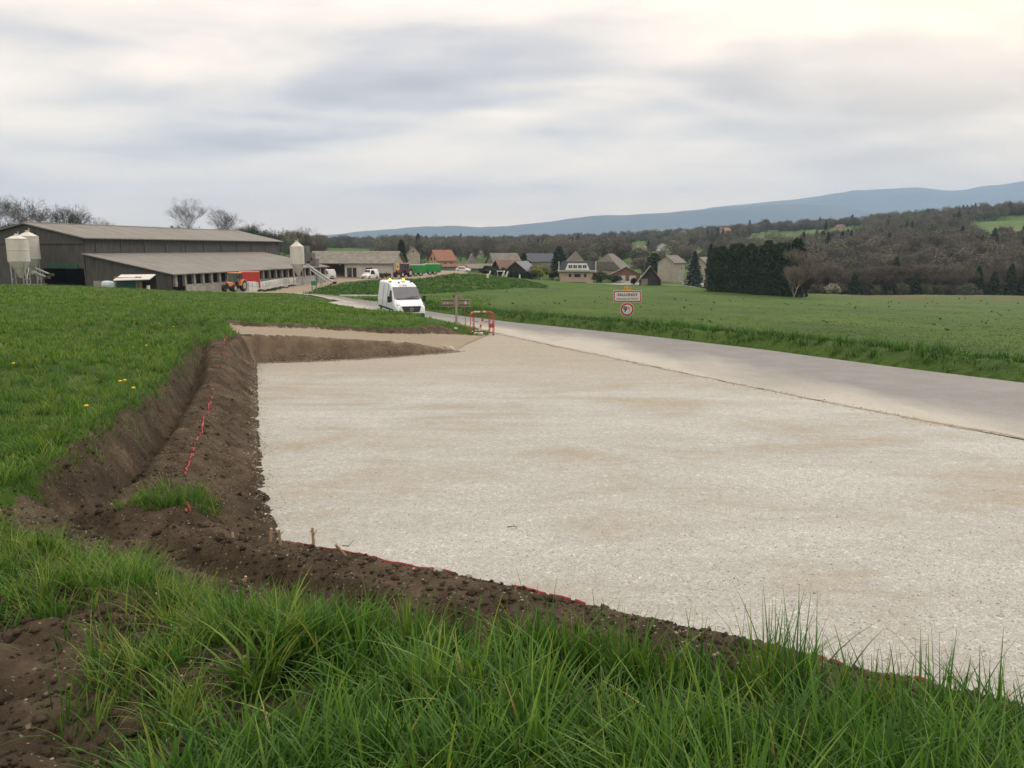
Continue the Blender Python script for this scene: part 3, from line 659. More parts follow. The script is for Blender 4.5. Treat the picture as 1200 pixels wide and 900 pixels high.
def gen_bare(seed, h=10, spread=.55, lev=5, first=.25, tw=.05, base=None, kids=3, updraft=.35, extra=2, lean=0.0, clear=2):
    """tapered trunk and limbs as tubes, twigs as narrow strips; returns (wood MB, twig arrays)"""
    r = random.Random(seed); wood = MB(); TV = []; TF = []
    def strip(p, q, w):
        d = (q - p).cross(Vector((r.gauss(0, 1), r.gauss(0, 1), r.gauss(0, 1)))); d.normalize(); d *= w
        b = len(TV); TV.extend([tuple(p - d), tuple(p + d), tuple(q + d * .4), tuple(q - d * .4)]); TF.append((b, b + 1, b + 2, b + 3))
    def grow(p, d, L, rad, l):
        segs = 5 if l == 0 else 3 if l < 2 else 2; q = p
        for s in range(segs):
            nd = (d + Vector((r.gauss(0, .16), r.gauss(0, .16), r.gauss(0, .10)))).normalized(); e = q + nd * (L / segs); r1 = rad * (1 - .45 * (s + 1) / segs)
            if l < 3: wood.bar(q, e, rad * (1 - .45 * s / segs), r1, 5 if l < 2 else 3, False)
            else: strip(q, e, max(rad, tw * .5))
            if l >= 1 and s < segs - 1 and l < lev: child(e, nd, L, r1, l, 1)
            if l == 0 and s >= clear and s < segs - 1: child(e, nd, L * (1 - .12 * s), r1, l, 2)
            q = e; d = nd
        if l < lev: child(q, d, L, rad * .6, l, kids)
        else:
            for _ in range(extra):
                e = q + (d + Vector((r.gauss(0, .8), r.gauss(0, .8), r.gauss(.15, .6)))).normalized() * L * .8; strip(q, e, tw * .38)
    def child(q, d, L, rad, l, k):
        for i in range(k):
            a = r.uniform(0, 6.283); side = Vector((math.cos(a), math.sin(a), r.uniform(-.15, .5)))
            nd = (d * r.uniform(.5, .95) + side * spread * r.uniform(.7, 1.4) + Vector((0, 0, updraft * .4))).normalized()
            grow(q, nd, L * r.uniform(.58, .80), rad * r.uniform(.55, .75), l + 1)
    L0 = h * first * 1.75; grow(Vector((0, 0, -.4)), Vector((lean, 0, 1)).normalized(), L0 + .4, base or h * .028, 0)
    zmax = max(v[2] for v in TV); k = h / zmax
    wood.v = [(x * k, y * k, z * k if z > 0 else z) for x, y, z in wood.v]; TV = np.array(TV) * [k, k, k]
    return wood, TV, np.array(TF)
def leaf_quads(P, size, seed, flat=.0, asp=.6):
    g = np.random.default_rng(seed); m = len(P); a = g.normal(0, 1, (m, 3)); a /= np.linalg.norm(a, axis=1)[:, None]; a[:, 2] *= (1 - flat)
    b = g.normal(0, 1, (m, 3)); b = np.cross(a, b); b /= np.linalg.norm(b, axis=1)[:, None]; s = size * g.uniform(.5, 1.3, m)[:, None]
    V = np.stack([P - a * s, P - b * s * asp, P + a * s, P + b * s * asp], 1).reshape(-1, 3); F = np.arange(4 * m).reshape(-1, 4); return V, F
def conifer_pts(seed, h, w, m, power=1.0, z0=.06, whorl=True, rag=.25):
    g = np.random.default_rng(seed); t = g.random(m) ** .75; z = h * (z0 + (1 - z0) * t) if not whorl else h * (z0 + (1 - z0) * (np.floor(t * 16) / 16 + g.random(m) * .035))
    a = g.uniform(0, 6.283, m); lob = 1 + rag * np.sin(a * 5 + z * 3) * g.random(m) + rag * np.sin(a * 3 + z * 7 + seed) * .6
    r = w / 2 * np.clip(1 - z / h, 0.015, 1) ** power * lob * g.uniform(.25, 1.0, m) ** .45
    z = z - r * .22 * whorl; return np.stack([np.cos(a) * r, np.sin(a) * r, np.maximum(z, .05)], -1)
def blob_pts(seed, h, w, m, z0=.1, clumps=22):
    g = np.random.default_rng(seed); c = g.normal(0, 1, (clumps, 3)); c /= np.linalg.norm(c, axis=1)[:, None]; c *= g.uniform(.35, .85, clumps)[:, None]
    k = g.integers(0, clumps, m); d = g.normal(0, 1, (m, 3)); d /= np.linalg.norm(d, axis=1)[:, None]; P = c[k] + d * g.uniform(.12, .34, m)[:, None]
    P[:, :2] *= w / 2; P[:, 2] = h * (z0 + (1 - z0) * (P[:, 2] + 1.1) / 2.2); return P
def tree_thing(name, label, cat, px, Y, wood, V, F, mt, wm=M_BARK, group=None, leafname='crown', rz=0, dz=-.1):
    t = thing(name, label, cat, spot(px, Y, dz), rz, group)
    if wood is not None: wood.build('trunk', wm, t)
    link(leafname, npmesh(leafname, V, F, mt), t); return t
def bare_thing(px, Y, top, label, seed, name='bare_tree', mt=M_TWIG, wm=M_BARK, **kw):
    g = spot(px, Y); h = at(px, top, Y)[2] - g[2]; w, V, F = gen_bare(seed, h=h, **kw)
    return tree_thing(name, label, 'bare tree', px, Y, w, V, F, mt, wm)
# skyline trees behind the big barn
bare_thing(10, 172, 222, 'wide bare tree with dense twigs at the left edge behind the barn', 1, mt=M_TWIG_DARK, tw=.06, kids=3, extra=3, spread=.6, first=.27, clear=3)
bare_thing(40, 165, 226, 'bare tree with spreading crown just behind the two white silos', 2, mt=M_TWIG_DARK, tw=.06, kids=3, extra=3, spread=.62, first=.27, clear=3)
bare_thing(86, 178, 236, 'open crowned bare tree above a dark evergreen clump behind the barn roof', 3, mt=M_TWIG_DARK, tw=.06, spread=.55, lean=-.1)
bare_thing(144, 230, 250, 'small faint bare tree over the middle of the barn roof', 5, mt=M_TWIG_DARK, tw=.06, lev=4)
bare_thing(223, 182, 229, 'tall crooked bare tree over the barn roof, taller of the pair', 6, mt=M_TWIG_DARK, tw=.06, kids=3, extra=3, spread=.5, lean=-.12, first=.36, clear=4)
bare_thing(248, 184, 238, 'leaning bare tree with fan shaped crown over the barn roof, shorter of the pair', 4, mt=M_TWIG_DARK, tw=.06, kids=3, extra=3, spread=.6, lean=.22, first=.34, clear=4)
bare_thing(298, 190, 257, 'broad bare tree with dark ivy clump behind the far end of the barn', 12, mt=M_TWIG_DARK, tw=.06, kids=3, extra=3, spread=.8)
bare_thing(320, 200, 265, 'low bare tree beside the ivy covered tree behind the barn end', 7, mt=M_TWIG_DARK, tw=.06, kids=3, extra=3, spread=.8)
bare_thing(359, 178, 263, 'bare tree with rounded crown standing behind the single white silo', 9, mt=M_TWIG, tw=.06, kids=3, extra=1, spread=.65)
bare_thing(376, 200, 280, 'low grey bare tree right of the single white silo', 13, mt=M_TWIG, tw=.06, kids=3, extra=1, spread=.8)
for px, Y, top, w, lab in ((92, 174, 249, 5.6, 'dark evergreen clump under the open crowned bare tree'), (14, 165, 257, 6, 'dark evergreen bush below the wide bare tree at the left edge'), (72, 178, 251, 1.8, 'small pointed evergreen left of the evergreen clump'),
                           (44, 160, 258, 5, 'dark ivy mass behind the two white silos'), (298, 188, 263, 7, 'dark ivy growing in the broad bare tree'), (312, 190, 270, 6, 'dark undergrowth at the far end of the barn roof'),
                           (200, 190, 268, 5.5, 'low dark bush peeking over the barn roof'), (238, 188, 269, 7, 'low dark bush at the foot of the pair of trees'), (132, 230, 263.5, 9, 'low dark bush far over the barn roof')):
    g = spot(px, Y); h = at(px, top, Y)[2] - g[2]; V, F = leaf_quads(blob_pts(int(px), h, w, 2600, z0=.25), .17, 3)
    w_ = MB().bar((0, 0, -.3), (0, 0, h * .5), .16, .08)
    tree_thing('evergreen_bush', lab, 'bush', px, Y, w_, V, F, M_NEEDLE)
def conifer(px, Y, top, wpx, lab, seed, mt=M_NEEDLE, m=4200, power=.95, size=.20, name='conifer_tree', whorl=True, group=None):
    g = spot(px, Y); h = at(px, top, Y)[2] - g[2]; w = wpx * Y / 900
    V, F = leaf_quads(conifer_pts(seed, h, w, m, power, whorl=whorl), size, seed, .35)
    return tree_thing(name, lab, 'conifer', px, Y, MB().bar((0, 0, -.3), (0, 0, h * .9), .17, .04), V, F, mt, group=group)
conifer(471, 172, 280, 17, 'dark conifer between the farm shed gable and the beige gabled house', 1, power=.6, m=3500, size=.28)
conifer(655, 222, 289, 22, 'dark broad conifer behind the blue roofed house', 2, power=.55, m=4500, size=.32, whorl=False)
conifer(766, 222, 296.5, 26, 'dark rounded conifer behind the small steep roofed barn', 3, power=.5, m=4500, size=.32, whorl=False)
conifer(813, 190, 293.5, 24, 'blue green spruce standing before the grey house by the parked cars', 4, mt=M_NEEDLE2, power=.85, m=5500, size=.26)
conifer(614, 225, 296, 14, 'dark conifer beside the dark roofed barn', 5, power=.6, size=.3, m=2500)
conifer(738, 400, 282, 8, 'slim dark conifer on the slope behind the hip roofed house', 6, power=.8, size=.4, m=900)
conifer(967, 560, 256.5, 7, 'small pointed conifer on the crest of the far green field', 7, power=.8, size=.5, m=700)
conifer(831, 172, 286, 12, 'narrow dark conifer at the left end of the tall hedge', 8, power=.45, size=.24, m=3500, whorl=False)
# tall conifer hedge, tree by tree
hp = []
for i in range(4):
    V, F = leaf_quads(conifer_pts(100 + i, 9.4, 4.2, 7500, .36, z0=-.02, whorl=False, rag=.2), .20, i, .2); hp.append(npmesh('crown', V, F, M_NEEDLE))
tw = MB().bar((0, 0, -.3), (0, 0, 8), .15, .05, 5).mesh('trunk', M_BARK)
n_h = 15
for i in range(n_h):
    f = i / (n_h - 1); px = 838 + (931 - 838) * f; Y = 160 - 26 * f
    ORD = 'first second third fourth fifth sixth seventh eighth ninth tenth eleventh twelfth thirteenth fourteenth fifteenth sixteenth'.split()
    where = {0: 'first clipped conifer at the village end of the tall hedge', n_h - 1: 'last conifer of the tall hedge, behind the pale bare tree'}
    lab = where.get(i, '%s tall dark conifer of the hedge row, counted from the village end' % ORD[i])
    t = thing('hedge_conifer', lab, 'conifer', spot(px, Y, -.1), i * 1.7, 'conifers of the tall hedge'); s = 1 + .045 * math.sin(i * 2.3) + .03 * math.sin(i * 5.1) + .03 * f; t.scale = (1, 1, s * (.985 if i else .97))
    link('trunk', tw, t); link('crown', hp[i % 4], t)
bare_thing(930, 127, 286, 'pale stemmed bare tree in front of the right end of the conifer hedge', 21, mt=M_TWIG_PALE, wm=mat('pale_bark', (.30, .27, .21), (.17, .15, .12), 5, .9), tw=.06, lev=4, kids=4, extra=3, spread=.50, first=.26, updraft=1.0, base=.17, clear=0)
bare_thing(940, 131, 300, 'smaller brown bare tree right of the pale stemmed tree by the hedge', 22, mt=M_TWIG, tw=.04, kids=3, extra=3, spread=.5, first=.24, updraft=.8, clear=0)
def bush(px, Y, top, wpx, lab, mt, seed, m=2600, size=.2, name='bush', z0=.05, cat='bush', bare=None):
    g = spot(px, Y); h = at(px, top, Y)[2] - g[2]; w = wpx * Y / 900; V, F = leaf_quads(blob_pts(seed, h, w, m, z0), size, seed)
    return tree_thing(name, lab, cat, px, Y, MB().bar((0, 0, -.3), (0, 0, h * .55), .12, .05), V, F, mt)
bush(632, 196, 307, 25, 'round yellow green tree in fresh leaf left of the blue roofed house', M_YEL, 1, 3000, .2, 'leafy_tree', .12, 'tree')
bush(648, 200, 316, 14, 'dull green bush between the yellow green tree and the blue roofed house', M_BUSH, 2)
bush(704, 196, 316, 26, 'dark green bush right of the blue roofed house', M_BUSH, 3, 3600)
bush(722, 199, 322, 16, 'low bush in front of the brown gabled shed', M_BUSH, 4)
bush(574, 196, 309, 24, 'dark bush in front of the brown roofed house', M_BUSH, 5, 3000)
bush(590, 192, 313, 18, 'dark bush left of the clipped garden hedge', M_NEEDLE, 15, 2400)
bush(752, 240, 300, 32, 'brown leafless thicket behind the brown gabled shed', M_TWIG, 6, 3600)
bush(785, 240, 292, 46, 'bare orchard thicket behind the grey house', M_TWIG, 7, 3600, .3)
bush(742, 192, 324, 7, 'small dark shrub beside the steep roofed barn', M_NEEDLE, 8, 900)
bush(618, 230, 301, 12, 'pale green tree behind the dark roofed barn', M_BUD, 10, 1500)
bush(957, 178, 332, 15, 'grey bush beside the white blossoming tree at the wood edge', M_TWIG, 17, 1500)
bush(975, 182, 329, 20, 'white blossoming tree at the edge of the right hand wood', M_BLOSSOM, 11, 1800, .16, 'blossom_tree', .1, 'tree')
# clipped hedge in the village
h0, h1 = spot(588, 188), spot(625, 186); hg = thing('garden_hedge', 'long clipped dark hedge behind the embankment, left of the yellow green tree', 'hedge', h0)
g_ = np.random.default_rng(5); m = 5200; t = g_.random(m); L = Vector(h1) - Vector(h0)
P = np.stack([L.x * t, L.y * t + g_.uniform(-.6, .6, m), L.z * t + g_.uniform(-.2, 1.75, m) + fbm(t * 9, t, 1, 2, 1) * .25], -1); V, F = leaf_quads(P, .16, 6); link('foliage', npmesh('foliage', V, F, M_NEEDLE), hg)
MB().bar((0, 0, 0), tuple(Vector((L.x, L.y, L.z + .6))), .1, .1).build('stem', M_BARK, hg)

# ------------------------------------------------------------------ woods as instanced masses
def scatter_stuff(name, P, rot, scl, pick, sources, label=None):
    """one object: points that carry copies of the source trees"""
    sc_ = bpy.data.collections.new(name + '_sources')
    for s in sources: sc_.objects.link(s)
    me = bpy.data.meshes.new(name); me.vertices.add(len(P)); me.vertices.foreach_set('co', np.asarray(P, np.float32).ravel())
    for k, v, ty in (('rz', rot, 'FLOAT'), ('sc', scl, 'FLOAT')):
        a = me.attributes.new(k, ty, 'POINT'); a.data.foreach_set('value', np.asarray(v, np.float32))
    a = me.attributes.new('pick', 'INT', 'POINT'); a.data.foreach_set('value', np.asarray(pick, np.int32))
    o = link(name, me); ng = bpy.data.node_groups.new(name, 'GeometryNodeTree')
    ng.interface.new_socket('Geometry', in_out='INPUT', socket_type='NodeSocketGeometry'); ng.interface.new_socket('Geometry', in_out='OUTPUT', socket_type='NodeSocketGeometry')
    n = NT(ng); gi = n('NodeGroupInput'); m2p = n('GeometryNodeMeshToPoints', {0: gi.outputs[0]})
    ci = n('GeometryNodeCollectionInfo', {'Separate Children': True, 'Reset Children': True}); ci.inputs['Collection'].default_value = sc_
    def att(nm, ty): a = n('GeometryNodeInputNamedAttribute', data_type=ty); a.inputs['Name'].default_value = nm; return a.outputs[0]
    rot_ = n('ShaderNodeCombineXYZ', {2: att('rz', 'FLOAT')})
    inst = n('GeometryNodeInstanceOnPoints', {'Points': m2p.outputs[0], 'Instance': ci.outputs[0], 'Pick Instance': True, 'Instance Index': att('pick', 'INT'), 'Scale': att('sc', 'FLOAT')})
    ng.links.new(rot_.outputs[0], inst.inputs['Rotation'])
    n('NodeGroupOutput', {0: inst.outputs[0]}); md = o.modifiers.new('scatter', 'NODES'); md.node_group = ng
    return tag(o, kind='stuff')
def joined(name, wood, V, F, mt, wm=M_BARK):
    me = bpy.data.meshes.new(name); b = len(V); W = [tuple(v) for v in V] + wood.v
    me.from_pydata(W, [], [tuple(map(int, f)) for f in F] + [tuple(b + i for i in f) for f in wood.f]); me.materials.append(mt); me.materials.append(wm)
    me.polygons.foreach_set('material_index', [0] * len(F) + [1] * len(wood.f)); me.update(); return bpy.data.objects.new(name, me)
src = []
for i in range(5):
    w, V, F = gen_bare(40 + i, h=10, tw=.12, kids=3, extra=4, lev=4, spread=.75, first=.20, clear=1); src.append(joined('a_bare_tree%d' % i, w, V, F, M_TWIG_FAR))
for i in range(2):
    V, F = leaf_quads(blob_pts(60 + i, 9.5, 7.5, 900, .12, 30), .27, i); src.append(joined('b_bud_tree%d' % i, MB().bar((0, 0, -.4), (0, 0, 6), .2, .06, 4), V, F, M_BUD))
for i in range(2):
    V, F = leaf_quads(blob_pts(70 + i, 9.5, 8, 1100, .12, 34), .26, i); src.append(joined('c_twig_tree%d' % i, MB().bar((0, 0, -.4), (0, 0, 6), .2, .06, 4), V, F, M_TWIG_FAR))
V, F = leaf_quads(conifer_pts(80, 10, 5, 900, .8), .34, 3); src.append(joined('d_conifer', MB().bar((0, 0, -.4), (0, 0, 8), .2, .06, 4), V, F, M_NEEDLE))
FAR_HOUSES = [(742, 470), (748, 440), (754, 415), (776, 500), (782, 480), (787, 560), (780, 420), (805, 460), (848, 700), (722, 440), (817, 330), (800, 700), (985, 640), (505, 420), (560, 430)]
def wood_points(dens, Y0, Y1, p0, p1, region, seed, cap):
    g = np.random.default_rng(seed); u = g.random(cap); Y = np.sqrt(Y0 ** 2 + u * (Y1 ** 2 - Y0 ** 2)); px = g.uniform(p0, p1, cap); X = (px - 600) / 914 * Y
    k = g.random(cap) < region(px, Y) * dens
    for hx, hy in FAR_HOUSES: k &= ~((np.abs(px - hx) < 6) & (Y > hy - 95) & (Y < hy + 6))
    return X[k], Y[k]
def in_px(px, Y, poly): return inpoly(px, Y, poly)
FIELD1 = [(1128, 455), (1140, 372), (1330, 350), (1700, 350), (1700, 520), (1190, 552), (1130, 520)]
FIELD2 = [(872, 380), (930, 385), (1000, 430), (1024, 520), (1012, 690), (870, 640), (870, 500)]
FIELD3 = [(690, 430), (760, 430), (760, 680), (690, 680)]
FIELD4 = [(760, 330), (850, 350), (850, 420), (740, 400)]
FIELD5 = [(376, 270), (440, 270), (447, 655), (374, 600)]
def reg_right(px, Y):
    a = np.where(Y > 196, 1.0, .0); a = np.where(in_px(px, Y, FIELD1) | in_px(px, Y, FIELD2), 0, a)
    a = np.where((px < 945) & (Y < 480), .22, a); a = np.where((px < 1010) & (Y > 690) & (px > 860), .0, a)
    return a
def reg_mid(px, Y):
    a = np.where(Y > 430, .75, .2); a = np.where(in_px(px, Y, FIELD5), 0, a); return np.where((px > 470) & (px < 560) & (Y < 330), .08, a)
def reg_hill(px, Y):
    a = np.where(Y > 300, .55, .15); a = np.where(in_px(px, Y, FIELD3) | in_px(px, Y, FIELD4), 0, a); return np.where((px > 860) & (Y > 430), np.where(in_px(px, Y, FIELD2), 0, .7), a)
for nm, args in (('right_hand_wood', (1, 196, 700, 942, 2400, reg_right, 1, 10800)), ('wood_beyond_farm', (1, 280, 800, 150, 690, reg_mid, 2, 6200)), ('trees_on_far_slope', (1, 280, 860, 640, 1020, reg_hill, 3, 3300)), ('wood_far_left', (1, 260, 700, -900, 160, reg_mid, 4, 2600))):
    X, Y = wood_points(*args); Z = H(X, Y); m = len(X); g = np.random.default_rng(9)
    pk = g.choice(10, m, p=[.12, .12, .12, .12, .11, .095, .085, .11, .10, .02]); cn = fbm(X, Y, .02, 2, 5); pk = np.where((cn > .30) & (g.random(m) < .22), 9, pk); pk = np.where((cn < -.15) & (g.random(m) < .5), 5, pk)
    sc = g.uniform(.5, 1.25, m) * np.where(Y < 260, .85, 1.0); scatter_stuff(nm, np.stack([X, Y, Z - .2], -1), g.uniform(0, 6.28, m), sc, pk, [s for s in src])
g = np.random.default_rng(21); m = 420; px = g.uniform(940, 1750, m); Y = g.uniform(181, 200, m) + 4; X = (px - 600) / 914 * Y; scatter_stuff('wood_edge_undergrowth', np.stack([X, Y, H(X, Y) - .3], -1), g.uniform(0, 6.28, m), g.uniform(.25, .5, m), g.choice([5, 6, 7, 8, 8, 7, 9], m), [s for s in src])
# trees that stand out along the near edge of the right-hand wood
edge = []
for i in range(3):
    w, V, F = gen_bare(140 + i, h=10.5, tw=.06, kids=3, extra=3, lev=5, spread=.6, first=.22, clear=1); edge.append((w.mesh('trunk', M_BARK), npmesh('crown', V, F, M_TWIG)))
for i, px in enumerate((948, 962, 990, 1006, 1024, 1041, 1058, 1074, 1092, 1112, 1131, 1150, 1170, 1188, 1210, 1240)):
    Y = 188 + (i * 37 % 11); t = thing('bare_tree', '%s bare brown tree from the left in the front rank of the right hand wood' % ORD[i], 'bare tree', spot(px, Y, -.2), i * 2.1, 'front rank of the right hand wood'); s = .72 + .16 * ((i * 7) % 5) / 4; t.scale = (s * 1.15, s * 1.15, s)
    w, c = edge[i % 3]; link('trunk', w, t); link('crown', c, t)
for i, px in enumerate((1000, 1072, 1144, 1163, 1182, 1199)):
    conifer(px, 186 + i % 3, (322, 320, 312, 318, 309, 314)[i], 16, ('low dark conifer', 'squat dark conifer', 'pointed dark conifer', 'small dark conifer', 'tallest dark conifer', 'outermost dark conifer')[i] + ' along the foot of the right hand wood, %s' % ('left part', 'middle part', 'right part', 'right part', 'right part', 'at the right edge')[i], 200 + i, m=2200, size=.3, whorl=False, power=.6)

# ------------------------------------------------------------------ houses
GLASS = mat('dark_glass', (.03, .035, .04), (.02, .024, .028), 1, .12, spec=.6)
WHITE = mat('white_paint', (.72, .72, .70), (.62, .62, .60), 2, .5, dirt=.25)
DARKWOOD = mat('dark_timber', (.060, .050, .043), (.030, .026, .024), 3, .85, stretch=(4, 4, .5))
FIBRE = mat('weathered_fibre_cement', (.195, .185, .165), (.135, .128, .114), 1.0, .9, c3=(.24, .226, .198), dirt=.5)
TILE = mat('orange_red_tiles', (.27, .13, .088), (.19, .092, .066), 2.5, .85, c3=(.30, .155, .105))
TILEB = mat('brown_tiles', (.20, .125, .095), (.12, .078, .062), 2.5, .85)
TILEG = mat('grey_brown_tiles', (.165, .15, .13), (.10, .092, .082), 2.5, .85, dirt=.4)
SLATE = mat('blue_grey_slate', (.105, .12, .145), (.07, .08, .10), 2.5, .7)
REND = mat('grey_cream_render', (.40, .375, .32), (.32, .30, .25), .8, .9, dirt=.35)
RENDW = mat('pale_render', (.55, .54, .50), (.46, .45, .42), .8, .9, dirt=.3)
RENDO = mat('peach_render', (.47, .33, .23), (.40, .28, .20), .8, .9, dirt=.2)
RENDG = mat('grey_cement_render', (.25, .24, .215), (.19, .18, .165), .8, .9, dirt=.4)
WINES = mat('wine_red_shutter', (.20, .05, .04), None, 2, .6)
STONE = mat('rubble_stone_wall', (.30, .265, .21), (.17, .15, .12), 5, .95, .03)
PEACHL = mat('peach_light_render', (.52, .40, .32), (.45, .35, .28), .8, .9)
def house(name, label, px, Y, w, d, eave, ridge, rz, wall, roof, hip=0.0, over=.45, wins=(), doors=(), chim=(), cat='house', group=None, wallname='wall', dz=0, half=1.0, band=None):
    """ridge along local y; f = front gable, r/l = long sides, b = rear gable"""
    t = thing(name, label, cat, spot(px, Y, dz), rz, group); a = w / 2; b = d / 2
    MB().prism([(-a, -2), (a, -2), (a, eave), (0 if not hip else a * .0, ridge - .05 if not hip else eave), (-a, eave)] if not hip else [(-a, -2), (a, -2), (a, eave), (-a, eave)], -b, b).build(wallname, wall, t)
    if hip and half < 1:      # half-hipped: gable wall rises part of the way
        MB().prism([(-a, eave), (a, eave), (a * half, eave + (ridge - eave) * (1 - half) - .05), (-a * half, eave + (ridge - eave) * (1 - half) - .05)], -b + .003, b - .003).build('gable', wall, t)
    s = (ridge - eave) / a; oz = eave - over * s; th = .16
    if not hip:
        for sg in (-1, 1):
            MB().prism([(sg * (a + over), oz), (0, ridge), (0, ridge + th), (sg * (a + over), oz + th)], -b - over, b + over).build('roof_slope', roof, t)
    else:
        A, B = a + over, b + over; hz = oz + th; hh = ridge + th; k = half; A2 = A * k; z2 = hz + (hh - hz) * (1 - k)
        if k >= 1: vs = [(-A, -B, hz), (A, -B, hz), (A, B, hz), (-A, B, hz), (0, -B + hip, hh), (0, B - hip, hh)]; fs = [(0, 1, 4), (1, 2, 5, 4), (2, 3, 5), (3, 0, 4, 5), (3, 2, 1, 0)]
        else:
            vs = [(-A, -B, hz), (A, -B, hz), (A, B, hz), (-A, B, hz), (-A2, -B, z2), (A2, -B, z2), (A2, B, z2), (-A2, B, z2), (0, -B + hip, hh), (0, B - hip, hh)]
            fs = [(4, 5, 8), (6, 7, 9), (1, 2, 6, 9, 8, 5), (3, 0, 4, 8, 9, 7), (0, 1, 5, 4), (2, 3, 7, 6), (3, 2, 1, 0)]
        MB().add(vs, fs).build('roof', roof, t)
    def place(f, u, z, ww, hh, pn, m, m2, dd=.06):
        if f in 'fb': c = (u, (-b if f == 'f' else b), z + hh / 2); sz = (ww, dd * 2, hh)
        else: c = ((-a if f == 'l' else a), u, z + hh / 2); sz = (dd * 2, ww, hh)
        o = MB().box(c, sz).build(pn, m, t)
        if m2 is not None:
            if f in 'fb': sz2 = (ww - .16, dd * 2 + .03, hh - .16)
            else: sz2 = (dd * 2 + .03, ww - .16, hh - .16)
            MB().box(c, sz2).build('pane', m2, o)
    for q in wins: place(q[0], q[1], q[2], q[3], q[4], 'window', q[5] if len(q) > 5 else WHITE, GLASS)
    for q in doors: place(q[0], q[1], q[2], q[3], q[4], 'door', q[5], None, .07)
    for cx, cy, cw, ch in chim: MB().box((cx, cy, ridge + ch / 2 - .8), (cw, cw, ch + .8)).build('chimney', RENDG, t)
    return t
house('gabled_house', 'narrow beige gabled house with small attic window behind the green trailers', 484.5, 182, 3.1, 6, 3.6, 5.4, R(8), REND, TILEG, over=.25, wins=(('f', 0, 4.0, .35, .4, DARKWOOD),), chim=((-.6, 1, .4, .5),))
t = house('farmhouse', 'orange tiled peach house with gable and side both in view', 518, 205, 5.6, 6.6, 3.2, 5.8, R(-52), RENDO, TILE, over=.5, wins=(('f', -1.0, 3.0, .7, .8, DARKWOOD), ('f', .9, 3.0, .5, .9, DARKWOOD), ('f', 1.2, .9, .7, 1.3, DARKWOOD), ('r', -.5, 1.4, .7, 1.0, WINES), ('r', 1.8, 1.4, .7, 1.0, WINES)), chim=((0, .5, .5, .6),)); t.scale = (0.82, 0.82, 0.92)
house('lean_shed', 'low red brown roofed annex beside the orange tiled house', 532, 202, 3, 6, 1.5, 2.1, R(-80), RENDG, TILEB, over=.3, cat='shed')
t = house('long_barn', 'big grey roofed barn with long low slope left of the brown tiled house', 590, 215, 9, 11, 2.4, 6.0, R(-62), RENDG, FIBRE, over=.6, cat='barn', doors=(('r', -1, .2, 1.6, 2, DARKWOOD),)); t.scale = (0.72, 0.72, 0.9)
t = house('low_shed', 'long low grey roofed shed left of the big grey roofed barn', 556, 208, 5.5, 12, 1.5, 2.6, R(-76), RENDG, FIBRE, over=.5, cat='shed'); t.scale = (0.8, 0.8, 0.9)
t = house('small_steep_house', 'small steep grey roofed building behind the low grey sheds', 553, 235, 4.5, 5, 2.6, 6.4, R(10), RENDG, FIBRE, hip=1.0, cat='shed'); t.scale = (0.6, 0.6, 0.75)
t = house('brown_roofed_house', 'brown tiled house with low walls in front of the big grey barn', 594, 202, 6, 7, 1.8, 4.3, R(-58), DARKWOOD, TILEB, over=.7, wins=(('f', -1, .6, .7, .8),)); t.scale = (0.85, 0.85, 0.95)
house('dark_barn', 'dark barn with black gable facing the embankment', 611, 200, 6.4, 8, 1.6, 4.1, R(-20), DARKWOOD, SLATE, over=.7, cat='barn', doors=(('f', 0, 0, 2.2, 1.6, GLASS),))
t = house('blue_roofed_house', 'peach house with steep hip roof and wide white dormer facing the field', 674, 198, 13.2 * .93, 8, 2.9, 7.8, R(2), PEACHL, TILEG, hip=4.2, over=.6, wins=(('f', -2.6, 1.0, 1.1, 1.1, RENDW), ('f', .2, 1.0, 2.6, 1.1, RENDW), ('f', 3.2, 1.0, 1.1, 1.1, RENDW))); t.scale = (0.66, 0.85, 0.94)
# its slate skirt and the long dormer
MB().prism([(-7.2, 2.75), (7.2, 2.75), (5.8, 5.3), (-5.8, 5.3)], -5.0, -4.55).build('slate_skirt', SLATE, t)
MB().add([(-4.6, -5.5, 3.0), (4.6, -5.5, 3.0), (3.6, -5.3, 4.75), (-3.6, -5.3, 4.75), (-4.6, -3, 3.0), (4.6, -3, 3.0), (3.6, -3, 4.9), (-3.6, -3, 4.9)], [(0, 1, 2, 3), (1, 5, 6, 2), (5, 4, 7, 6), (4, 0, 3, 7), (3, 2, 6, 7), (0, 4, 5, 1)]).build('dormer', WHITE, t)
for i in range(4):
    o = MB().box((-2.7 + i * 1.8, -5.46, 3.95), (1.35, .1, .8), rx=R(-6)).build('window', GLASS, t); MB().box((-2.7 + i * 1.8, -5.52, 3.95), (.08, .08, .8)).build('mullion', WHITE, o)
MB().box((0, -5.2, 2.78), (14.4, .3, .22)).build('gutter', WHITE, t); MB().box((-7.0, -5.12, 4.0), (.25, .25, 2.6), ry=R(-22 * 0)).build('trim', WHITE, t); MB().box((7.0, -5.12, 4.0), (.25, .25, 2.6)).build('trim', WHITE, t)
t = house('hip_roofed_house', 'grey hip roofed house with a wine red gable window behind the brown shed', 715, 215, 11.5, 9, 2.6, 7.0, R(-28), REND, TILEG, hip=2.6, half=.5, over=.6, wins=(('f', 1.4, 3.0, 1.2, 1.7, WINES), ('f', -2, 1, 1, 1)), chim=((0, -1, .6, .5),)); t.scale = (0.76, 0.76, 0.9)
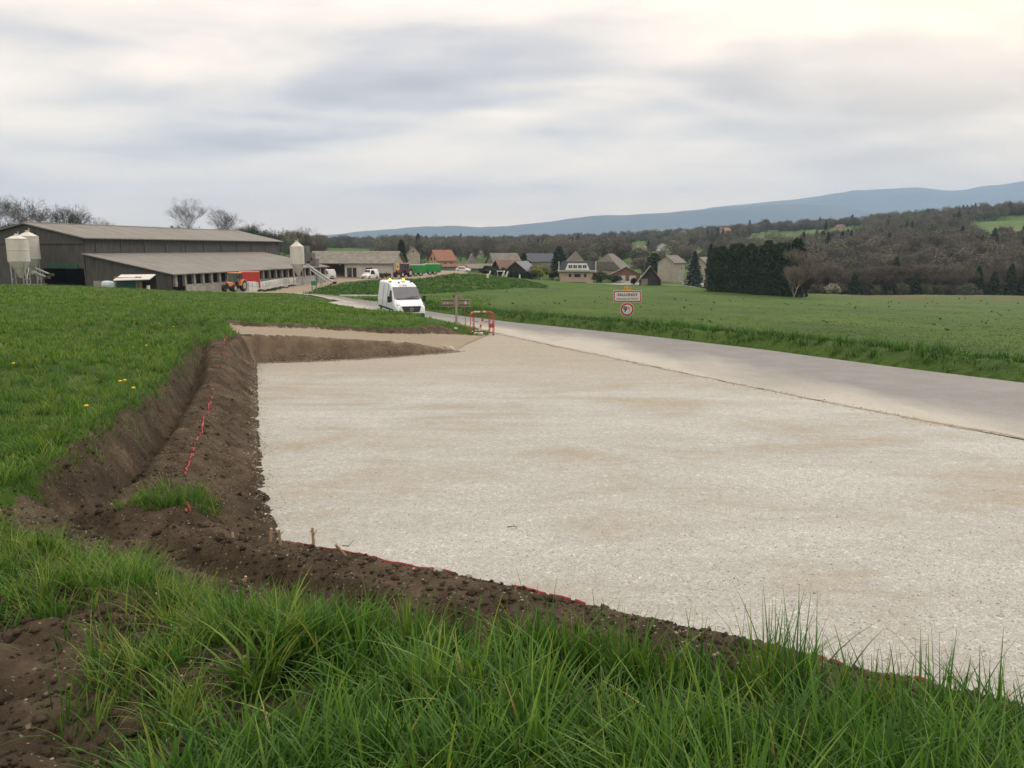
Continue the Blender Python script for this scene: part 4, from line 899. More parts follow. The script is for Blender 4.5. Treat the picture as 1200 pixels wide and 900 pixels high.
t = house('brown_gabled_shed', 'low wide shed with brown boarded gable beside the village lane', 733, 205, 11, 6, 1.8, 4.0, R(-6), mat('brown_boards', (.19, .12, .085), (.12, .075, .055), 2, .85, stretch=(3, 3, .4)), TILEG, over=.5, cat='shed', doors=(('f', -1.5, 0, 2.6, 1.5, RENDW), ('f', 2.5, 0, 2.4, 1.5, RENDW))); t.scale = (0.68, 0.8, 0.88)
t = house('steep_barn', 'small old barn with steep grey gable roof at the end of the lane', 761.5, 186, 5.8, 6, 1.3, 4.6, R(-9), DARKWOOD, FIBRE, over=.8, cat='barn', doors=(('f', -1.6, .0, 1.9, 1.6, STONE), ('f', 1.2, 0, 1.8, 1.2, GLASS))); t.scale = (0.86, 0.86, 0.96)
t = house('grey_house', 'tall plain grey rendered house left of the spruce', 786, 208, 5.6, 8.5, 5.2, 6.9, R(-36), REND, TILEG, over=.45, chim=((0, -3.3, .5, .5),), wins=(('r', 1.6, 3.2, .7, .9),)); t.scale = (0.82, 0.82, 1.0)
house('grey_house', 'grey house with stepped roofs half hidden behind the spruce', 824, 220, 7, 9, 4.0, 6.8, R(-30), REND, TILEG, over=.5, wins=(('f', 0, 1.2, 1, 1.2), ('f', 1.8, 3, .8, 1.0)))
t = house('long_grey_barn', 'wide dull grey barn roof seen above the yellow green tree', 635, 240, 8, 16, 3.4, 6.0, R(-84), RENDG, SLATE, over=.5, cat='barn'); t.scale = (0.6, 0.6, 0.85)
for i, (px, Y, w, lab, m1, m2) in enumerate(((742, 470, 10, 'small white house highest on the slope left of the slim conifer', WHITE, TILEG), (748, 440, 12, 'white house below the highest white house on the slope', WHITE, TILEG), (754, 415, 10, 'lowest white house of the group beyond the hip roofed house', RENDW, TILEB),
                           (776, 500, 12, 'white house among trees left of the red roofed house on the slope', WHITE, TILEG), (782, 480, 10, 'small white house in front of the red roofed house on the slope', WHITE, TILEG), (787, 560, 12, 'white house with red roof on the far slope', RENDW, TILE), (780, 420, 7, 'grey house low on the slope behind the grey rendered house', REND, TILEG),
                           (805, 460, 9, 'grey roofed house in the trees above the spruce', REND, SLATE), (848, 700, 18, 'pink roofed house on the skyline above the conifer hedge', RENDW, TILE), (722, 440, 10, 'brown roofed house in the trees above the hip roofed house', TILEB, TILEB),
                           (817, 330, 12, 'brown roofed house above the right part of the spruce', REND, TILEB), (800, 700, 18, 'long dim house on the skyline right of the red roofed house', REND, TILEB), (985, 640, 11, 'low farmhouse on the crest of the far green field', REND, TILEB), (505, 420, 9, 'dim brown house far behind the orange tiled house', REND, TILEB), (560, 430, 9, 'dim house far behind the small steep building', REND, TILEG))):
    w *= .52; house('distant_house', lab, px, Y, w, w * 1.15, w * .5, w * .82, R(-70 + i * 23), m1, m2, over=.4, wins=(('f', -w * .2, w * .15, w * .12, w * .14), ('f', w * .2, w * .15, w * .12, w * .14), ('r', 0, w * .15, w * .12, w * .14)))

# ------------------------------------------------------------------ big barn
BA = R(-12.53); C0 = at(97.5, 278.7, 100); gz = -3.6
barn = thing('cattle_barn', 'huge dark timber cattle barn with grey roofs behind the meadow, left', 'barn', (C0[0], C0[1], 0), BA)
PLANK = mat('weathered_black_boards', (.078, .074, .070), (.045, .043, .042), 2.2, .9, stretch=(2.5, 2.5, .25), c3=(.10, .094, .088))
CONC = mat('pale_concrete', (.36, .35, .325), (.26, .25, .23), 1.4, .9, dirt=.45)
BARNROOF = mat('grey_corrugated_sheets', (.185, .178, .165), (.125, .120, .112), .8, .85, .02, 2, stretch=(.35, 2.2, .35), c3=(.225, .216, .197), dirt=.35)
ez = C0[2]; rzz = at(32, 262.2, 101.8)[2]; lt = at(97.5, 298.0, 100)[2]; ll = at(196, 321.5, 97.3)[2]; LB = 49.5; LL = 43.0
def lx(px):       # local x on the gable line for a picture column
    lo, hi = -20, 16
    for _ in range(40):
        m = (lo + hi) / 2; X = C0[0] + .976 * m; Yc = C0[1] - .217 * m; v = 600 + X / Yc * 900 * .985
        lo, hi = (m, hi) if v < px else (lo, m)
    return m
d0, d1 = lx(64.5), lx(97.0); dh = at(75, 314.5, 101)[2]; dl = at(75, 309, 101)[2]
def face(prof, name, m, y0=0, y1=.18): return MB().prism(prof, y0, y1).build(name, m, barn)
face([(-16.9, gz - 1), (d0, gz - 1), (d0, ez + (rzz - ez) * (-d0) / 8.5 - .05), (-8.5, rzz - .08), (-16.9, ez - .08)], 'gable_wall', PLANK)
face([(d0, dh), (-.15, dh), (-.15, ez - .08), (d0, ez + (rzz - ez) * (-d0) / 8.5 - .05)], 'gable_wall', PLANK, .004, .18)
MB().box(((d0 - .15) / 2, -.04, (dh + dl) / 2), (d1 - d0, .14, dl - dh)).build('green_lintel', mat('green_paint', (.035, .10, .07), None, 2, .6), barn)
MB().box((-8, -.05, at(60, 286, 101)[2]), (16.6, .1, .12)).build('batten', DARKWOOD, barn)
MB().box((-.25, LB / 2, (ez + gz) / 2 - .5), (.2, LB, ez - gz + .9)).build('side_wall', PLANK, barn)
for k in range(11): MB().box((-.1, 2.2 + k * 4.7, (ez + lt) / 2), (.1, .14, ez - lt - .2)).build('batten', mat('greenish_batten', (.095, .10, .088), None, 2, .8), barn)
MB().box((-8.5, LB, (ez + gz) / 2 - .5), (16.8, .2, ez - gz + .8)).build('rear_wall', PLANK, barn); MB().box((-16.9, LB / 2, (ez + gz) / 2 - .5), (.2, LB - .3, ez - gz + .8)).build('side_wall', PLANK, barn)
s_ = (rzz - ez) / 8.5
o1 = MB().prism([(-8.5, rzz), (.55, ez - .55 * s_), (.55, ez - .55 * s_ + .14), (-8.5, rzz + .14)], -.5, LB + .5).build('roof_slope', BARNROOF, barn)
MB().prism([(-17.5, ez - .55 * s_), (-8.5, rzz), (-8.5, rzz + .14), (-17.5, ez - .55 * s_ + .14)], -.5, LB + .5).build('roof_slope', BARNROOF, barn)
MB().bar((-8.5, -.5, rzz + .16), (-8.5, LB + .5, rzz + .16), .12, .12, 6).build('ridge_cap', FIBRE, barn)
sl_ = (lt - ll) / 12.6
MB().prism([(-.1, lt), (13.0, ll - .4 * sl_), (13.0, ll - .4 * sl_ + .13), (-.1, lt + .13)], -.5, LL + .4).build('lean_to_roof', BARNROOF, barn)
MB().prism([(-.1, gz - 1), (12.3, gz - 1), (12.3, ll - .05), (-.1, lt - .08)], .05, .22).build('lean_to_gable', PLANK, barn)
MB().prism([(-.1, gz - 1), (12.3, gz - 1), (12.3, ll - .05), (-.1, lt - .08)], LL - .2, LL - .02).build('lean_to_gable', PLANK, barn)
zb = float(H(C0[0] + 12.6 * .976 + 8 * .217, C0[1] + 8)); ww = [2.6, LL]
MB().box((12.45, (ww[0] + ww[1]) / 2, zb + .35), (.2, ww[1] - ww[0], 1.9)).build('low_wall', CONC, barn)
pm_ = MB().box((0, 0, 0), (.36, .42, ll - zb - 1.2)).mesh('pillar', mat('pillar_render', (.30, .285, .25), (.22, .21, .185), 2, .9))
for k in range(23): link('pillar', pm_, barn, (12.45, .6 + k * 1.9, (ll + zb + 1.2) / 2 - .06))
MB().box((10.6, LL / 2, (ll + zb) / 2), (.15, LL - .6, ll - zb)).build('inner_wall', DARKWOOD, barn)
MB().box((d1 - 4.5 + 9, -.03, gz + 1.0), (lx(135) - lx(115), .12, 2.2)).build('concrete_panel', CONC, barn)
# mono-pitch shelter
g = spot(158, 93); sh = thing('shelter', 'small open shelter with white sloping roof and green door against the barn', 'shed', g, BA)
zr0, zr1 = at(133, 328.6, 93)[2] - g[2], at(180, 323.0, 91.5)[2] - g[2]
def sp(px, py, Y): p = Vector(at(px, py, Y)) - Vector(g); return Matrix.Rotation(-BA, 4, 'Z') @ p
q4 = [sp(132.5, 329.0, 91.8), sp(175, 328.0, 91.0), sp(182.5, 322.2, 93.6), sp(142, 322.6, 94.6)]
MB().add([tuple(p) for p in q4] + [tuple(p + Vector((0, 0, .09))) for p in q4], [(3, 2, 1, 0), (4, 5, 6, 7), (0, 1, 5, 4), (1, 2, 6, 5), (2, 3, 7, 6), (3, 0, 4, 7)]).build('roof', mat('white_sheet_roof', (.60, .60, .57), (.5, .5, .48), 1, .6, dirt=.2), sh)
MB().box((-.6, -.6, .55), (2.6, .1, 1.9)).build('door', mat('dark_green_door', (.03, .08, .075), None, 2, .6), sh)
for x in (-2.1, .85, 1.3): MB().box((x, -.55, .6), (.28, .22, 2.0)).build('post', mat('timber_post', (.22, .17, .12), None, 3, .8), sh)
MB().box((0, .8, .6), (5, .12, 2.2)).build('back_wall', DARKWOOD, sh)
g = spot(127, 91); sh2 = thing('water_tank', 'low pale blue tank half hidden by grass left of the white roofed shelter', 'tank', (g[0], g[1], g[2]), BA); MB().lathe([(.3, -.62), (.46, -.55), (.5, 0), (.46, .55), (.3, .62)], (0, 0, .45), 12, 'X').build('tank', mat('pale_blue_plastic', (.50, .60, .63), None, 2, .5), sh2); MB().box((0, 0, .1), (1.1, .5, .3)).build('cradle', DARKWOOD, sh2)
g = spot(174, 92.3); sh3 = thing('round_drum', 'small white drum standing right of the green shelter door', 'drum', g); MB().lathe([(.18, 0), (.2, .05), (.2, .5), (.15, .56)], (0, 0, 0), 12).build('drum', WHITE, sh3); MB().lathe([(.08, .56), (.08, .62)], (0, 0, 0), 8).build('cap', GLASS, sh3)
# silos
SILO = mat('chalky_white_fibreglass', (.58, .57, .52), (.48, .47, .43), 1.3, .55, stretch=(1, 1, .3), dirt=.3); GALV = mat('galvanised_steel', (.42, .43, .42), (.33, .34, .33), 3, .4, metal=.5)
def silo(px, Y, top, cyl0, cyl1, rpx, lab, pipes=True):
    g = spot(px, Y); z = lambda p: at(px, p, Y)[2] - g[2]; r = rpx * Y / 900; t = thing('feed_silo', lab, 'silo', g, .3)
    z0, z1, z2 = z(top), z(cyl0), z(cyl1); zc = max(.55, z2 - r * 1.7)
    MB().lathe([(.16, zc), (r, z2), (r, z1), (r * .45, (z0 + z1) / 2 + .12), (.22, z0), (.05, z0 + .03)], (0, 0, 0), 20).build('tank', SILO, t, smooth=False)
    for zq in (z2, (z1 + z2) / 2, z1): MB().lathe([(r + .02, zq - .04), (r + .035, zq), (r + .02, zq + .04)], (0, 0, 0), 20).build('band', SILO, t)
    MB().lathe([(.2, z0 - .02), (.24, z0 + .12), (.2, z0 + .2)], (0, 0, 0), 10).build('hatch', SILO, t)
    MB().bar((.2, 0, z0), (.2, 0, z0 + .5), .05).build('vent_pipe', GALV, t)
    L = [(math.cos(a) * r * .92, math.sin(a) * r * .92) for a in (.78, 2.35, 3.93, 5.5)]; lm = MB().bar((0, 0, -.4), (0, 0, z2 + .3), .07, .07, 5).mesh('leg', GALV)
    for x, y in L: link('leg', lm, t, (x, y, 0))
    for i in range(4):
        a, b = L[i], L[(i + 1) % 4]; MB().bar((*a, .5), (*b, z2 * .75), .035, .035, 4).bar((*a, z2 * .72), (*b, z2 * .72), .035, .035, 4).build('brace', GALV, t)
    MB().box((0, 0, -.15), (r * 2.3, r * 2.3, .3)).build('slab', CONC, t)
    return t
silo(25.5, 94, 276, 280, 306, 11.2, 'front one of the two white feed silos before the barn gable')
silo(38.5, 98, 272, 277, 303, 10.8, 'rear one of the two white feed silos before the barn gable')
silo(350, 124, 283.5, 289, 309, 7.8, 'single white feed silo with pointed top at the end of the concrete block wall')
def auger(name, lab, a, b, r, legs=(), cat='conveyor'):
    t = thing(name, lab, cat, a); A = Vector(a); B = Vector(b) - A; MB().bar((0, 0, 0), B, r, r, 8).build('tube', GALV, t)
    MB().box((0, 0, 0), (r * 4, r * 4, r * 3)).build('hopper', DARKWOOD, t); MB().box(tuple(B), (r * 3.4, r * 3.4, r * 4)).build('motor', GALV, t)
    for f in legs: p = B * f; MB().bar((p.x - .4, p.y, p.z - 2.2 * 0 - (p.z + A.z - float(H(*(A + p)[:2])))), p, .05, .05, 4).build('leg', GALV, t)
    return t
auger('auger_tube', 'upper inclined grey feed tube right of the two white silos', at(60, 322, 93), at(41, 314, 96), .12, (.5,)); auger('auger_tube', 'lower grey feed tube right of the two white silos', at(56, 325, 91), at(40, 319, 94), .10, (.6,))
auger('grain_auger', 'long inclined auger tube leaning out over the grass in the farm yard', at(392, 331.5, 116), at(361, 311, 122), .13, (.45,)); auger('grain_auger', 'shorter thin auger tube below the long inclined one', at(388, 333, 114), at(364, 316, 119), .07, (.35,))
g = spot(365, 136); t = thing('feed_mill', 'stepped dark grey feed tower directly behind the single white silo', 'feed tower', g, -.1)
zt = [at(360, 288, 136)[2] - g[2], at(366, 296, 136)[2] - g[2], at(371, 303, 136)[2] - g[2]]; FM = mat('mossy_concrete', (.15, .155, .13), (.085, .09, .075), 1.5, .9)
for x, w, z in ((-.9, 1.1, zt[0]), (.15, 1.0, zt[1]), (.95, .6, zt[2])): MB().box((x, 0, z / 2 - .3), (w, 1.6, z + .6)).build('tower_stage', FM, t)
MB().box((-.1, -.82, zt[1] * .55), (.5, .06, zt[1] * .35)).build('opening', GLASS, t); MB().box((.5, -.82, zt[1] * .8), (.3, .06, .5)).build('opening', GLASS, t)
# concrete block wall, every block a part
A0, A1 = Vector(spot(289, 104)), Vector(spot(358.5, 136)); bw = thing('block_wall', 'long wall of stacked white concrete blocks beside the orange tractor', 'wall', A0)
dv = A1 - A0; nb = 21; ang = math.atan2(dv.y, dv.x); BLK = mat('white_concrete_block', (.55, .545, .52), (.46, .455, .43), 2, .85, rnd=.12, dirt=.3); bl = MB().box((0, 0, 0), (dv.xy.length / nb - .06, .7, .66)).mesh('block', BLK)
for i in range(nb):
    for r_ in range(2):
        p = A0 + dv * ((i + .5) / nb); o = link('block', bl, bw, (p.x - A0.x, p.y - A0.y + RNG.normal(0, .04), float(H(p.x, p.y)) - A0.z + .36 + r_ * .69)); o.rotation_euler = (0, 0, ang + RNG.normal(0, .02))
for i, f in enumerate((.14, .26, .34, .45, .62)):
    p = A0 + dv * f; V, F = leaf_quads(blob_pts(i, .5, 1.8, 300, 0), .12, i); t = thing('weed_clump', 'green weeds growing at the foot of the white block wall', 'weeds', (p.x + .9, p.y - .3, float(H(p.x, p.y)) - .05), 0, 'weeds along the block wall'); link('leaves', npmesh('leaves', V, F, M_BUSH), t)

# ------------------------------------------------------------------ farm shed (open bay, white front, yellow door in the gable)
g = spot(461, 152); fs = thing('farm_shed', 'long low farm shed with pale front, open bay and yellow gable door', 'shed', g, R(-5))
Wd, Ld, ev = 8.5, 17.0, at(450, 307.3, 152)[2] - g[2]; rg = at(459, 295, 156)[2] - g[2]
X0, X1 = -Ld, 0.0; bayx = at(404, 320, 153)[0] - g[0]
MB().box(((bayx + X1) / 2, .1, ev / 2 - .3), (X1 - bayx, .2, ev + .5)).build('front_wall', RENDW, fs)
MB().box(((X0 + X1) / 2, Wd, ev / 2 - .3), (X1 - X0, .2, ev + .5)).build('rear_wall', STONE, fs); MB().box((X0, Wd / 2, ev / 2 - .3), (.2, Wd - .2, ev + .5)).build('end_wall', STONE, fs)
MB().box((bayx, Wd / 2, ev / 2 - .3), (.2, Wd - .3, ev + .4)).build('inner_wall', DARKWOOD, fs)
for x in (X0 + .2, (X0 + bayx) / 2): MB().box((x, .15, ev / 2 - .2), (.28, .28, ev + .3)).build('post', RENDG, fs)
T = Matrix.Translation((0, 0, 0)) @ Matrix.Rotation(R(90), 4, 'Z')
MB().add([(x, y, z) for x in (-.1, .1) for y, z in ((0.0, -.6), (Wd, -.6), (Wd, ev), (Wd / 2, rg - .05), (0.0, ev))], [(0, 1, 2, 3, 4), (9, 8, 7, 6, 5), (0, 5, 6, 1), (1, 6, 7, 2), (2, 7, 8, 3), (3, 8, 9, 4), (4, 9, 5, 0)]).build('gable_wall', mat('sand_render', (.36, .31, .22), (.30, .26, .19), 1, .9, dirt=.3), fs)
sz = (rg - ev) / (Wd / 2)
for sg, y0 in ((1, -.7), (-1, Wd + .7)):
    ys = (y0, Wd / 2); zs = (ev - .7 * sz, rg)
    MB().add([(x, y, z + k) for x in (X0 - .5, X1 + .5) for y, z in zip(ys, zs) for k in (0, .14)], [(0, 1, 3, 2), (4, 6, 7, 5), (0, 4, 5, 1), (2, 3, 7, 6), (1, 5, 7, 3), (0, 2, 6, 4)]).build('roof_slope', FIBRE, fs)
MB().box((.13, 3.2, 1.35), (.1, 3.6, 2.9)).build('yellow_door', mat('ochre_yellow_door', (.50, .37, .14), (.42, .30, .11), 1, .7), fs)
def lxs(px): return at(px, 320, 152)[0] - g[0]
for a_, b_, z0, z1 in ((405.5, 411.5, .1, 2.0), (412.5, 417, .1, 2.0), (428, 436, 1.0, 2.0)):
    o = MB().box(((lxs(a_) + lxs(b_)) / 2, .02, (z0 + z1) / 2), (lxs(b_) - lxs(a_), .16, z1 - z0)).build('window', RENDG, fs); MB().box(((lxs(a_) + lxs(b_)) / 2, -.06, (z0 + z1) / 2), (lxs(b_) - lxs(a_) - .12, .04, z1 - z0 - .12)).build('pane', GLASS, o)
MB().lathe([(.1, 0), (.16, .1), (.05, .2)], (lxs(398), -.4, ev - .6), 8).build('lamp', WHITE, fs)
MB().box((X0 * .62, .1, ev - .1), (Ld * .98 * .5, .12, .3)).build('gutter', DARKWOOD, fs)

# ------------------------------------------------------------------ vehicles
RUB = mat('tyre_rubber', (.022, .022, .023), None, 4, .85); RIM = mat('wheel_rim', (.42, .42, .41), None, 2, .4, metal=.4)
def loft(st, mb=None):
    """st: (y, zbot, zwaist, ztop, half width low, half width top)"""
    mb = mb or MB(); k = 8; vs = []
    for y, zb, zw, zt, wb, wt in st: vs += [(-wb * .96, y, zb), (-wb, y, zb + .12), (-wb, y, zw), (-wt, y, zt - .1), (-wt + .12, y, zt), (wt - .12, y, zt), (wt, y, zt - .1), (wb, y, zw), (wb, y, zb + .12), (wb * .96, y, zb)]
    k = 10; fs = []
    for j in range(len(st) - 1):
        for i in range(k): fs.append((j * k + i, j * k + (i + 1) % k, (j + 1) * k + (i + 1) % k, (j + 1) * k + i))
    fs += [tuple(range(k)), tuple(range((len(st) - 1) * k, len(st) * k))[::-1]]; return mb.add(vs, fs)
def wheel(t, x, y, r, w=.24, rim=RIM, rr=.6):
    wh = link('wheel', MB().lathe([(r * .8, -w / 2), (r * .97, -w * .42), (r, -w * .25), (r, w * .25), (r * .97, w * .42), (r * .8, w / 2)], (0, 0, 0), 20, 'X').mesh('tyre', RUB), t, (x, y, r))
    MB().lathe([(r * rr, -w * .53), (r * rr * .8, -w * .48), (r * rr * .8, w * .48), (r * rr, w * .53)], (0, 0, 0), 14, 'X').build('rim', rim, wh); return wh
def text_mesh(s, size, mt, name='lettering', bold=0.0):
    c = bpy.data.curves.new(name, 'FONT'); c.body = s; c.size = size; c.align_x = 'CENTER'; c.align_y = 'CENTER'; c.extrude = .004; c.offset = bold; c.resolution_u = 3
    o = bpy.data.objects.new(name, c); COL.objects.link(o); me = bpy.data.meshes.new_from_object(o.evaluated_get(bpy.context.evaluated_depsgraph_get())); bpy.data.objects.remove(o); me.materials.clear(); me.materials.append(mt); me.name = name; return me
VANW = mat('white_van_paint', (.70, .745, .80), (.66, .70, .755), .7, .28, spec=.5)
vg = on(473, 369.0, 0); vx, vy = vg[0] + .42, 51.6
van = thing('delivery_van', 'white high roofed van with two lit orange beacons behind the grass bank', 'van', (vx - .4, vy + .2, plane(vy) - .12), R(21)); van.scale = (1, 1, .95)
st = [(-2.98, .42, .62, .78, .78, .70), (-2.9, .36, .8, 1.05, .90, .80), (-2.6, .34, .95, 1.20, .96, .84), (-2.05, .34, 1.1, 1.40, .985, .93), (-1.95, .34, 1.1, 1.46, .99, .93), (-1.12, .34, 1.15, 2.20, .99, .86), (-.85, .34, 1.15, 2.36, .99, .85), (-.4, .34, 1.2, 2.50, .99, .82), (0.2, .34, 1.2, 2.56, .99, .83), (2.8, .34, 1.2, 2.56, .99, .83), (2.95, .38, 1.2, 2.46, .97, .81)]
loft(st).build('body', VANW, van, bevel=.03)
WIND = mat('windscreen_glass', (.075, .09, .125), (.05, .06, .085), 1.2, .10, spec=.7)
MB().add([(-.88, -1.985, 1.47), (.88, -1.985, 1.47), (.80, -1.155, 2.215), (-.80, -1.155, 2.215), (-.88, -1.93, 1.45), (.88, -1.93, 1.45), (.80, -1.10, 2.19), (-.80, -1.10, 2.19)], [(0, 1, 2, 3), (7, 6, 5, 4), (0, 4, 5, 1), (1, 5, 6, 2), (2, 6, 7, 3), (3, 7, 4, 0)]).build('windscreen', WIND, van)
BLK_P = mat('black_plastic', (.025, .025, .027), None, 3, .6)
MB().box((0, -2.02, 1.44), (1.5, .12, .03), rx=R(20)).build('wiper_panel', BLK_P, van)
for s in (-1, 1):
    MB().bar((s * .15, -2.03, 1.48), (s * .15 + .55, -1.86, 1.62), .012, .012, 4).build('wiper', BLK_P, van)
    MB().add([(s * .995, -1.75, 1.25), (s * .995, -.72, 1.22), (s * .90, -.76, 2.0), (s * .915, -1.28, 1.97), (s * .97, -1.75, 1.25), (s * .97, -.72, 1.22), (s * .86, -.76, 2.0), (s * .87, -1.28, 1.97)], [(0, 1, 2, 3), (7, 6, 5, 4), (0, 4, 5, 1), (1, 5, 6, 2), (2, 6, 7, 3), (3, 7, 4, 0)]).build('side_window', GLASS, van)
    m_ = MB().box((s * 1.16, -1.72, 1.42), (.2, .14, .42)).build('mirror', BLK_P, van, bevel=.03); MB().bar((s * .98, -1.66, 1.32), (s * 1.1, -1.70, 1.34), .03).build('bracket', BLK_P, m_)
    MB().add([(s * .56, -2.955, .82), (s * .88, -2.84, .86), (s * .93, -2.62, 1.14), (s * .72, -2.80, 1.10), (s * .56, -2.80, .80), (s * .86, -2.70, .86), (s * .90, -2.55, 1.10), (s * .72, -2.6, 1.06)], [(0, 1, 2, 3), (7, 6, 5, 4), (0, 4, 5, 1), (1, 5, 6, 2), (2, 6, 7, 3), (3, 7, 4, 0)]).build('headlight', mat('headlight_glass', (.45, .47, .48), None, 4, .15, spec=.8), van)
    for y in (-1.95, 1.75): wheel(van, s * .88, y, .34); MB().lathe([(.42, -.02), (.42, .02)], (s * .975, y, .36), 18, 'X').build('wheel_arch', BLK_P, van)
    MB().box((s * .994, .4, .72), (.03, 4.4, .12)).build('rub_strip', BLK_P, van); MB().box((s * .968, -.28, 1.5), (.015, .02, 1.7), ry=R(s * -7.5)).build('door_gap', BLK_P, van)
    MB().box((s * .968, 1.1, 1.5), (.015, .02, 1.7), ry=R(s * -7.5)).build('door_gap', BLK_P, van)
gr = MB().add([(-.62, -3.0, .99), (.62, -3.0, .99), (.50, -3.02, .62), (-.50, -3.02, .62), (-.62, -2.86, 1.01), (.62, -2.86, 1.01), (.50, -2.9, .60), (-.50, -2.9, .60)], [(0, 1, 2, 3), (7, 6, 5, 4), (0, 4, 5, 1), (1, 5, 6, 2), (2, 6, 7, 3), (3, 7, 4, 0)]).build('grille', BLK_P, van)
for z in (.74, .86): MB().box((0, -3.03, z), (.96, .02, .008)).build('grille_bar', RIM, gr)
em = MB()
for i in range(16):
    a, b = i * math.pi / 8, (i + 1) * math.pi / 8; em.bar((math.cos(a) * .11, -3.05, .80 + math.sin(a) * .11), (math.cos(b) * .11, -3.05, .80 + math.sin(b) * .11), .012, .012, 4)
for a in (90, 210, 330): em.bar((0, -3.05, .80), (math.cos(R(a)) * .1, -3.05, .80 + math.sin(R(a)) * .1), .012, .006, 4)
em.build('grille_emblem', RIM, gr)
MB().box((0, -2.96, .42), (1.7, .14, .22)).build('bumper', BLK_P, van, bevel=.04); MB().box((0, -3.04, .45), (.52, .02, .11)).build('number_plate', WHITE, van)
AMB = mat('lit_amber_beacon', (.9, .4, .05), None, 1, .4, emit=(1.0, .40, .05, 4.0))
for x, y in ((-.72, -.1), (.12, -.35)):
    b_ = MB().lathe([(.075, 0), (.075, .10), (.045, .15)], (x, y, 2.60), 12).build('beacon', AMB, van); MB().lathe([(.12, 0), (.12, .05)], (x, y, 2.555), 12).build('beacon_base', BLK_P, b_)
MB().box((.62, -.4, 2.56), (.10, .14, .12)).build('aerial_base', BLK_P, van); MB().box((-.25, -.62, 2.50), (.12, .08, .07)).build('roof_lamp', BLK_P, van)
YL = mat('yellow_print', (.62, .50, .10), None, 1, .6); GP = mat('grey_print', (.20, .21, .23), None, 1, .6); GNP = mat('green_grey_print', (.16, .24, .19), None, 1, .6)
for s, x, m_ in (('C', -.23, YL), ('TA', .04, GP)):
    o = link('lettering', text_mesh(s, .24, m_, bold=.008), van, (x, -.995, 2.315)); o.rotation_euler = (R(31), 0, 0)
o = link('lettering', text_mesh('•••', .09, GP), van, (.42, -1.0, 2.30)); o.rotation_euler = (R(31), 0, 0)
for z, s_, q in ((1.72, .40, 'C T A'), (1.32, .17, 'TRAVAUX' if False else 'C T A')):
    o = link('lettering', text_mesh(q, s_, GNP, bold=.01), van, (-.965 + (z - 1.2) * .12 - .005, .35, z)); o.rotation_euler = (R(90), 0, R(-90)); o.rotation_euler.x = R(83)

def car(lab, px, Y, rz, paint, group=None, tall=False, name='parked_car', cat='car', L=4.2, dz=.05):
    t = thing(name, lab, cat, spot(px, Y, dz), rz, group); h = 1.82 if tall else 1.46; k = L / 4.2
    st = [(-2.1, .3, .5, .62, .72, .66), (-2.0, .24, .6, .82, .80, .74), (-1.2, .22, .75, .95, .84, .72), (-1.05, .22, .8, 1.0, .84, .70), (-.35 if not tall else -.55, .22, .85, h - .06, .84, .60), (.1, .22, .85, h, .84, .62), (1.2 if not tall else 1.9, .22, .85, h - .03, .84, .62), (1.85 if not tall else 2.05, .22, .85, 1.05 if not tall else 1.3, .84, .68), (2.08, .3, .6, .9 if not tall else 1.1, .80, .72)]
    loft([(y * k, *r) for y, *r in st]).build('body', paint, t, bevel=.03)
    MB().add([(-.62, -1.02 * k, 1.02), (.62, -1.02 * k, 1.02), (.54, -.42 * k - (.18 if tall else 0), h - .10), (-.54, -.42 * k - (.18 if tall else 0), h - .10), (-.62, -.98 * k, .98), (.62, -.98 * k, .98), (.54, -.36 * k - (.18 if tall else 0), h - .12), (-.54, -.36 * k - (.18 if tall else 0), h - .12)], [(0, 1, 2, 3), (7, 6, 5, 4), (0, 4, 5, 1), (1, 5, 6, 2), (2, 6, 7, 3), (3, 7, 4, 0)]).build('windscreen', GLASS, t)
    for s in (-1, 1):
        y1 = (.4 if tall else 1.25) * k; MB().add([(s * .835, -.85 * k, .93), (s * .835, y1 + .2, .93), (s * .68, y1, h - .16), (s * .68, -.35 * k, h - .16), (s * .80, -.85 * k, .93), (s * .80, y1 + .2, .93), (s * .64, y1, h - .16), (s * .64, -.35 * k, h - .16)], [(0, 1, 2, 3), (7, 6, 5, 4), (0, 4, 5, 1), (1, 5, 6, 2), (2, 6, 7, 3), (3, 7, 4, 0)]).build('side_window', GLASS, t)
        for y in (-1.3 * k, 1.3 * k): wheel(t, s * .76, y, .31, .2)
        MB().box((s * .6, -2.06 * k, .68), (.28, .08, .15)).build('headlight', MATS['headlight_glass'], t); MB().box((s * .66, 2.06 * k, .78), (.2, .06, .22)).build('tail_light', mat('tail_light', (.3, .02, .02), None, 1, .3), t)
    MB().box((0, -2.06 * k, .46), (.9, .1, .16)).build('grille', BLK_P, t); return t
SILVER = mat('silver_grey_paint', (.30, .32, .33), (.27, .29, .30), 1, .3, metal=.3, spec=.5); WHITEP = mat('white_car_paint', (.72, .72, .70), None, 1, .3, spec=.5)
car('silver grey car parked behind the inclined auger by the block wall', 370, 139, R(-75), SILVER)
car('white estate car behind the silver grey car before the open bay', 380, 147, R(-60), WHITEP, tall=True)
car('small white delivery van parked before the pale shed front', 433.3, 145, R(-24), WHITEP, name='small_van', cat='van', tall=True, L=4.0)
car('white car at the left foot of the spruce', 807.5, 192, R(20), WHITEP, L=3.8); car('white car at the right foot of the spruce', 819.5, 190, R(35), WHITEP, L=3.8)
car('dark car half hidden right of the white cars by the spruce', 829, 196, R(60), mat('dark_car_paint', (.04, .04, .045), None, 1, .3), L=3.8)
car('small pale car on the slope below the long low grey shed', 543, 190, R(80), WHITEP, L=3.6, dz=-.25)
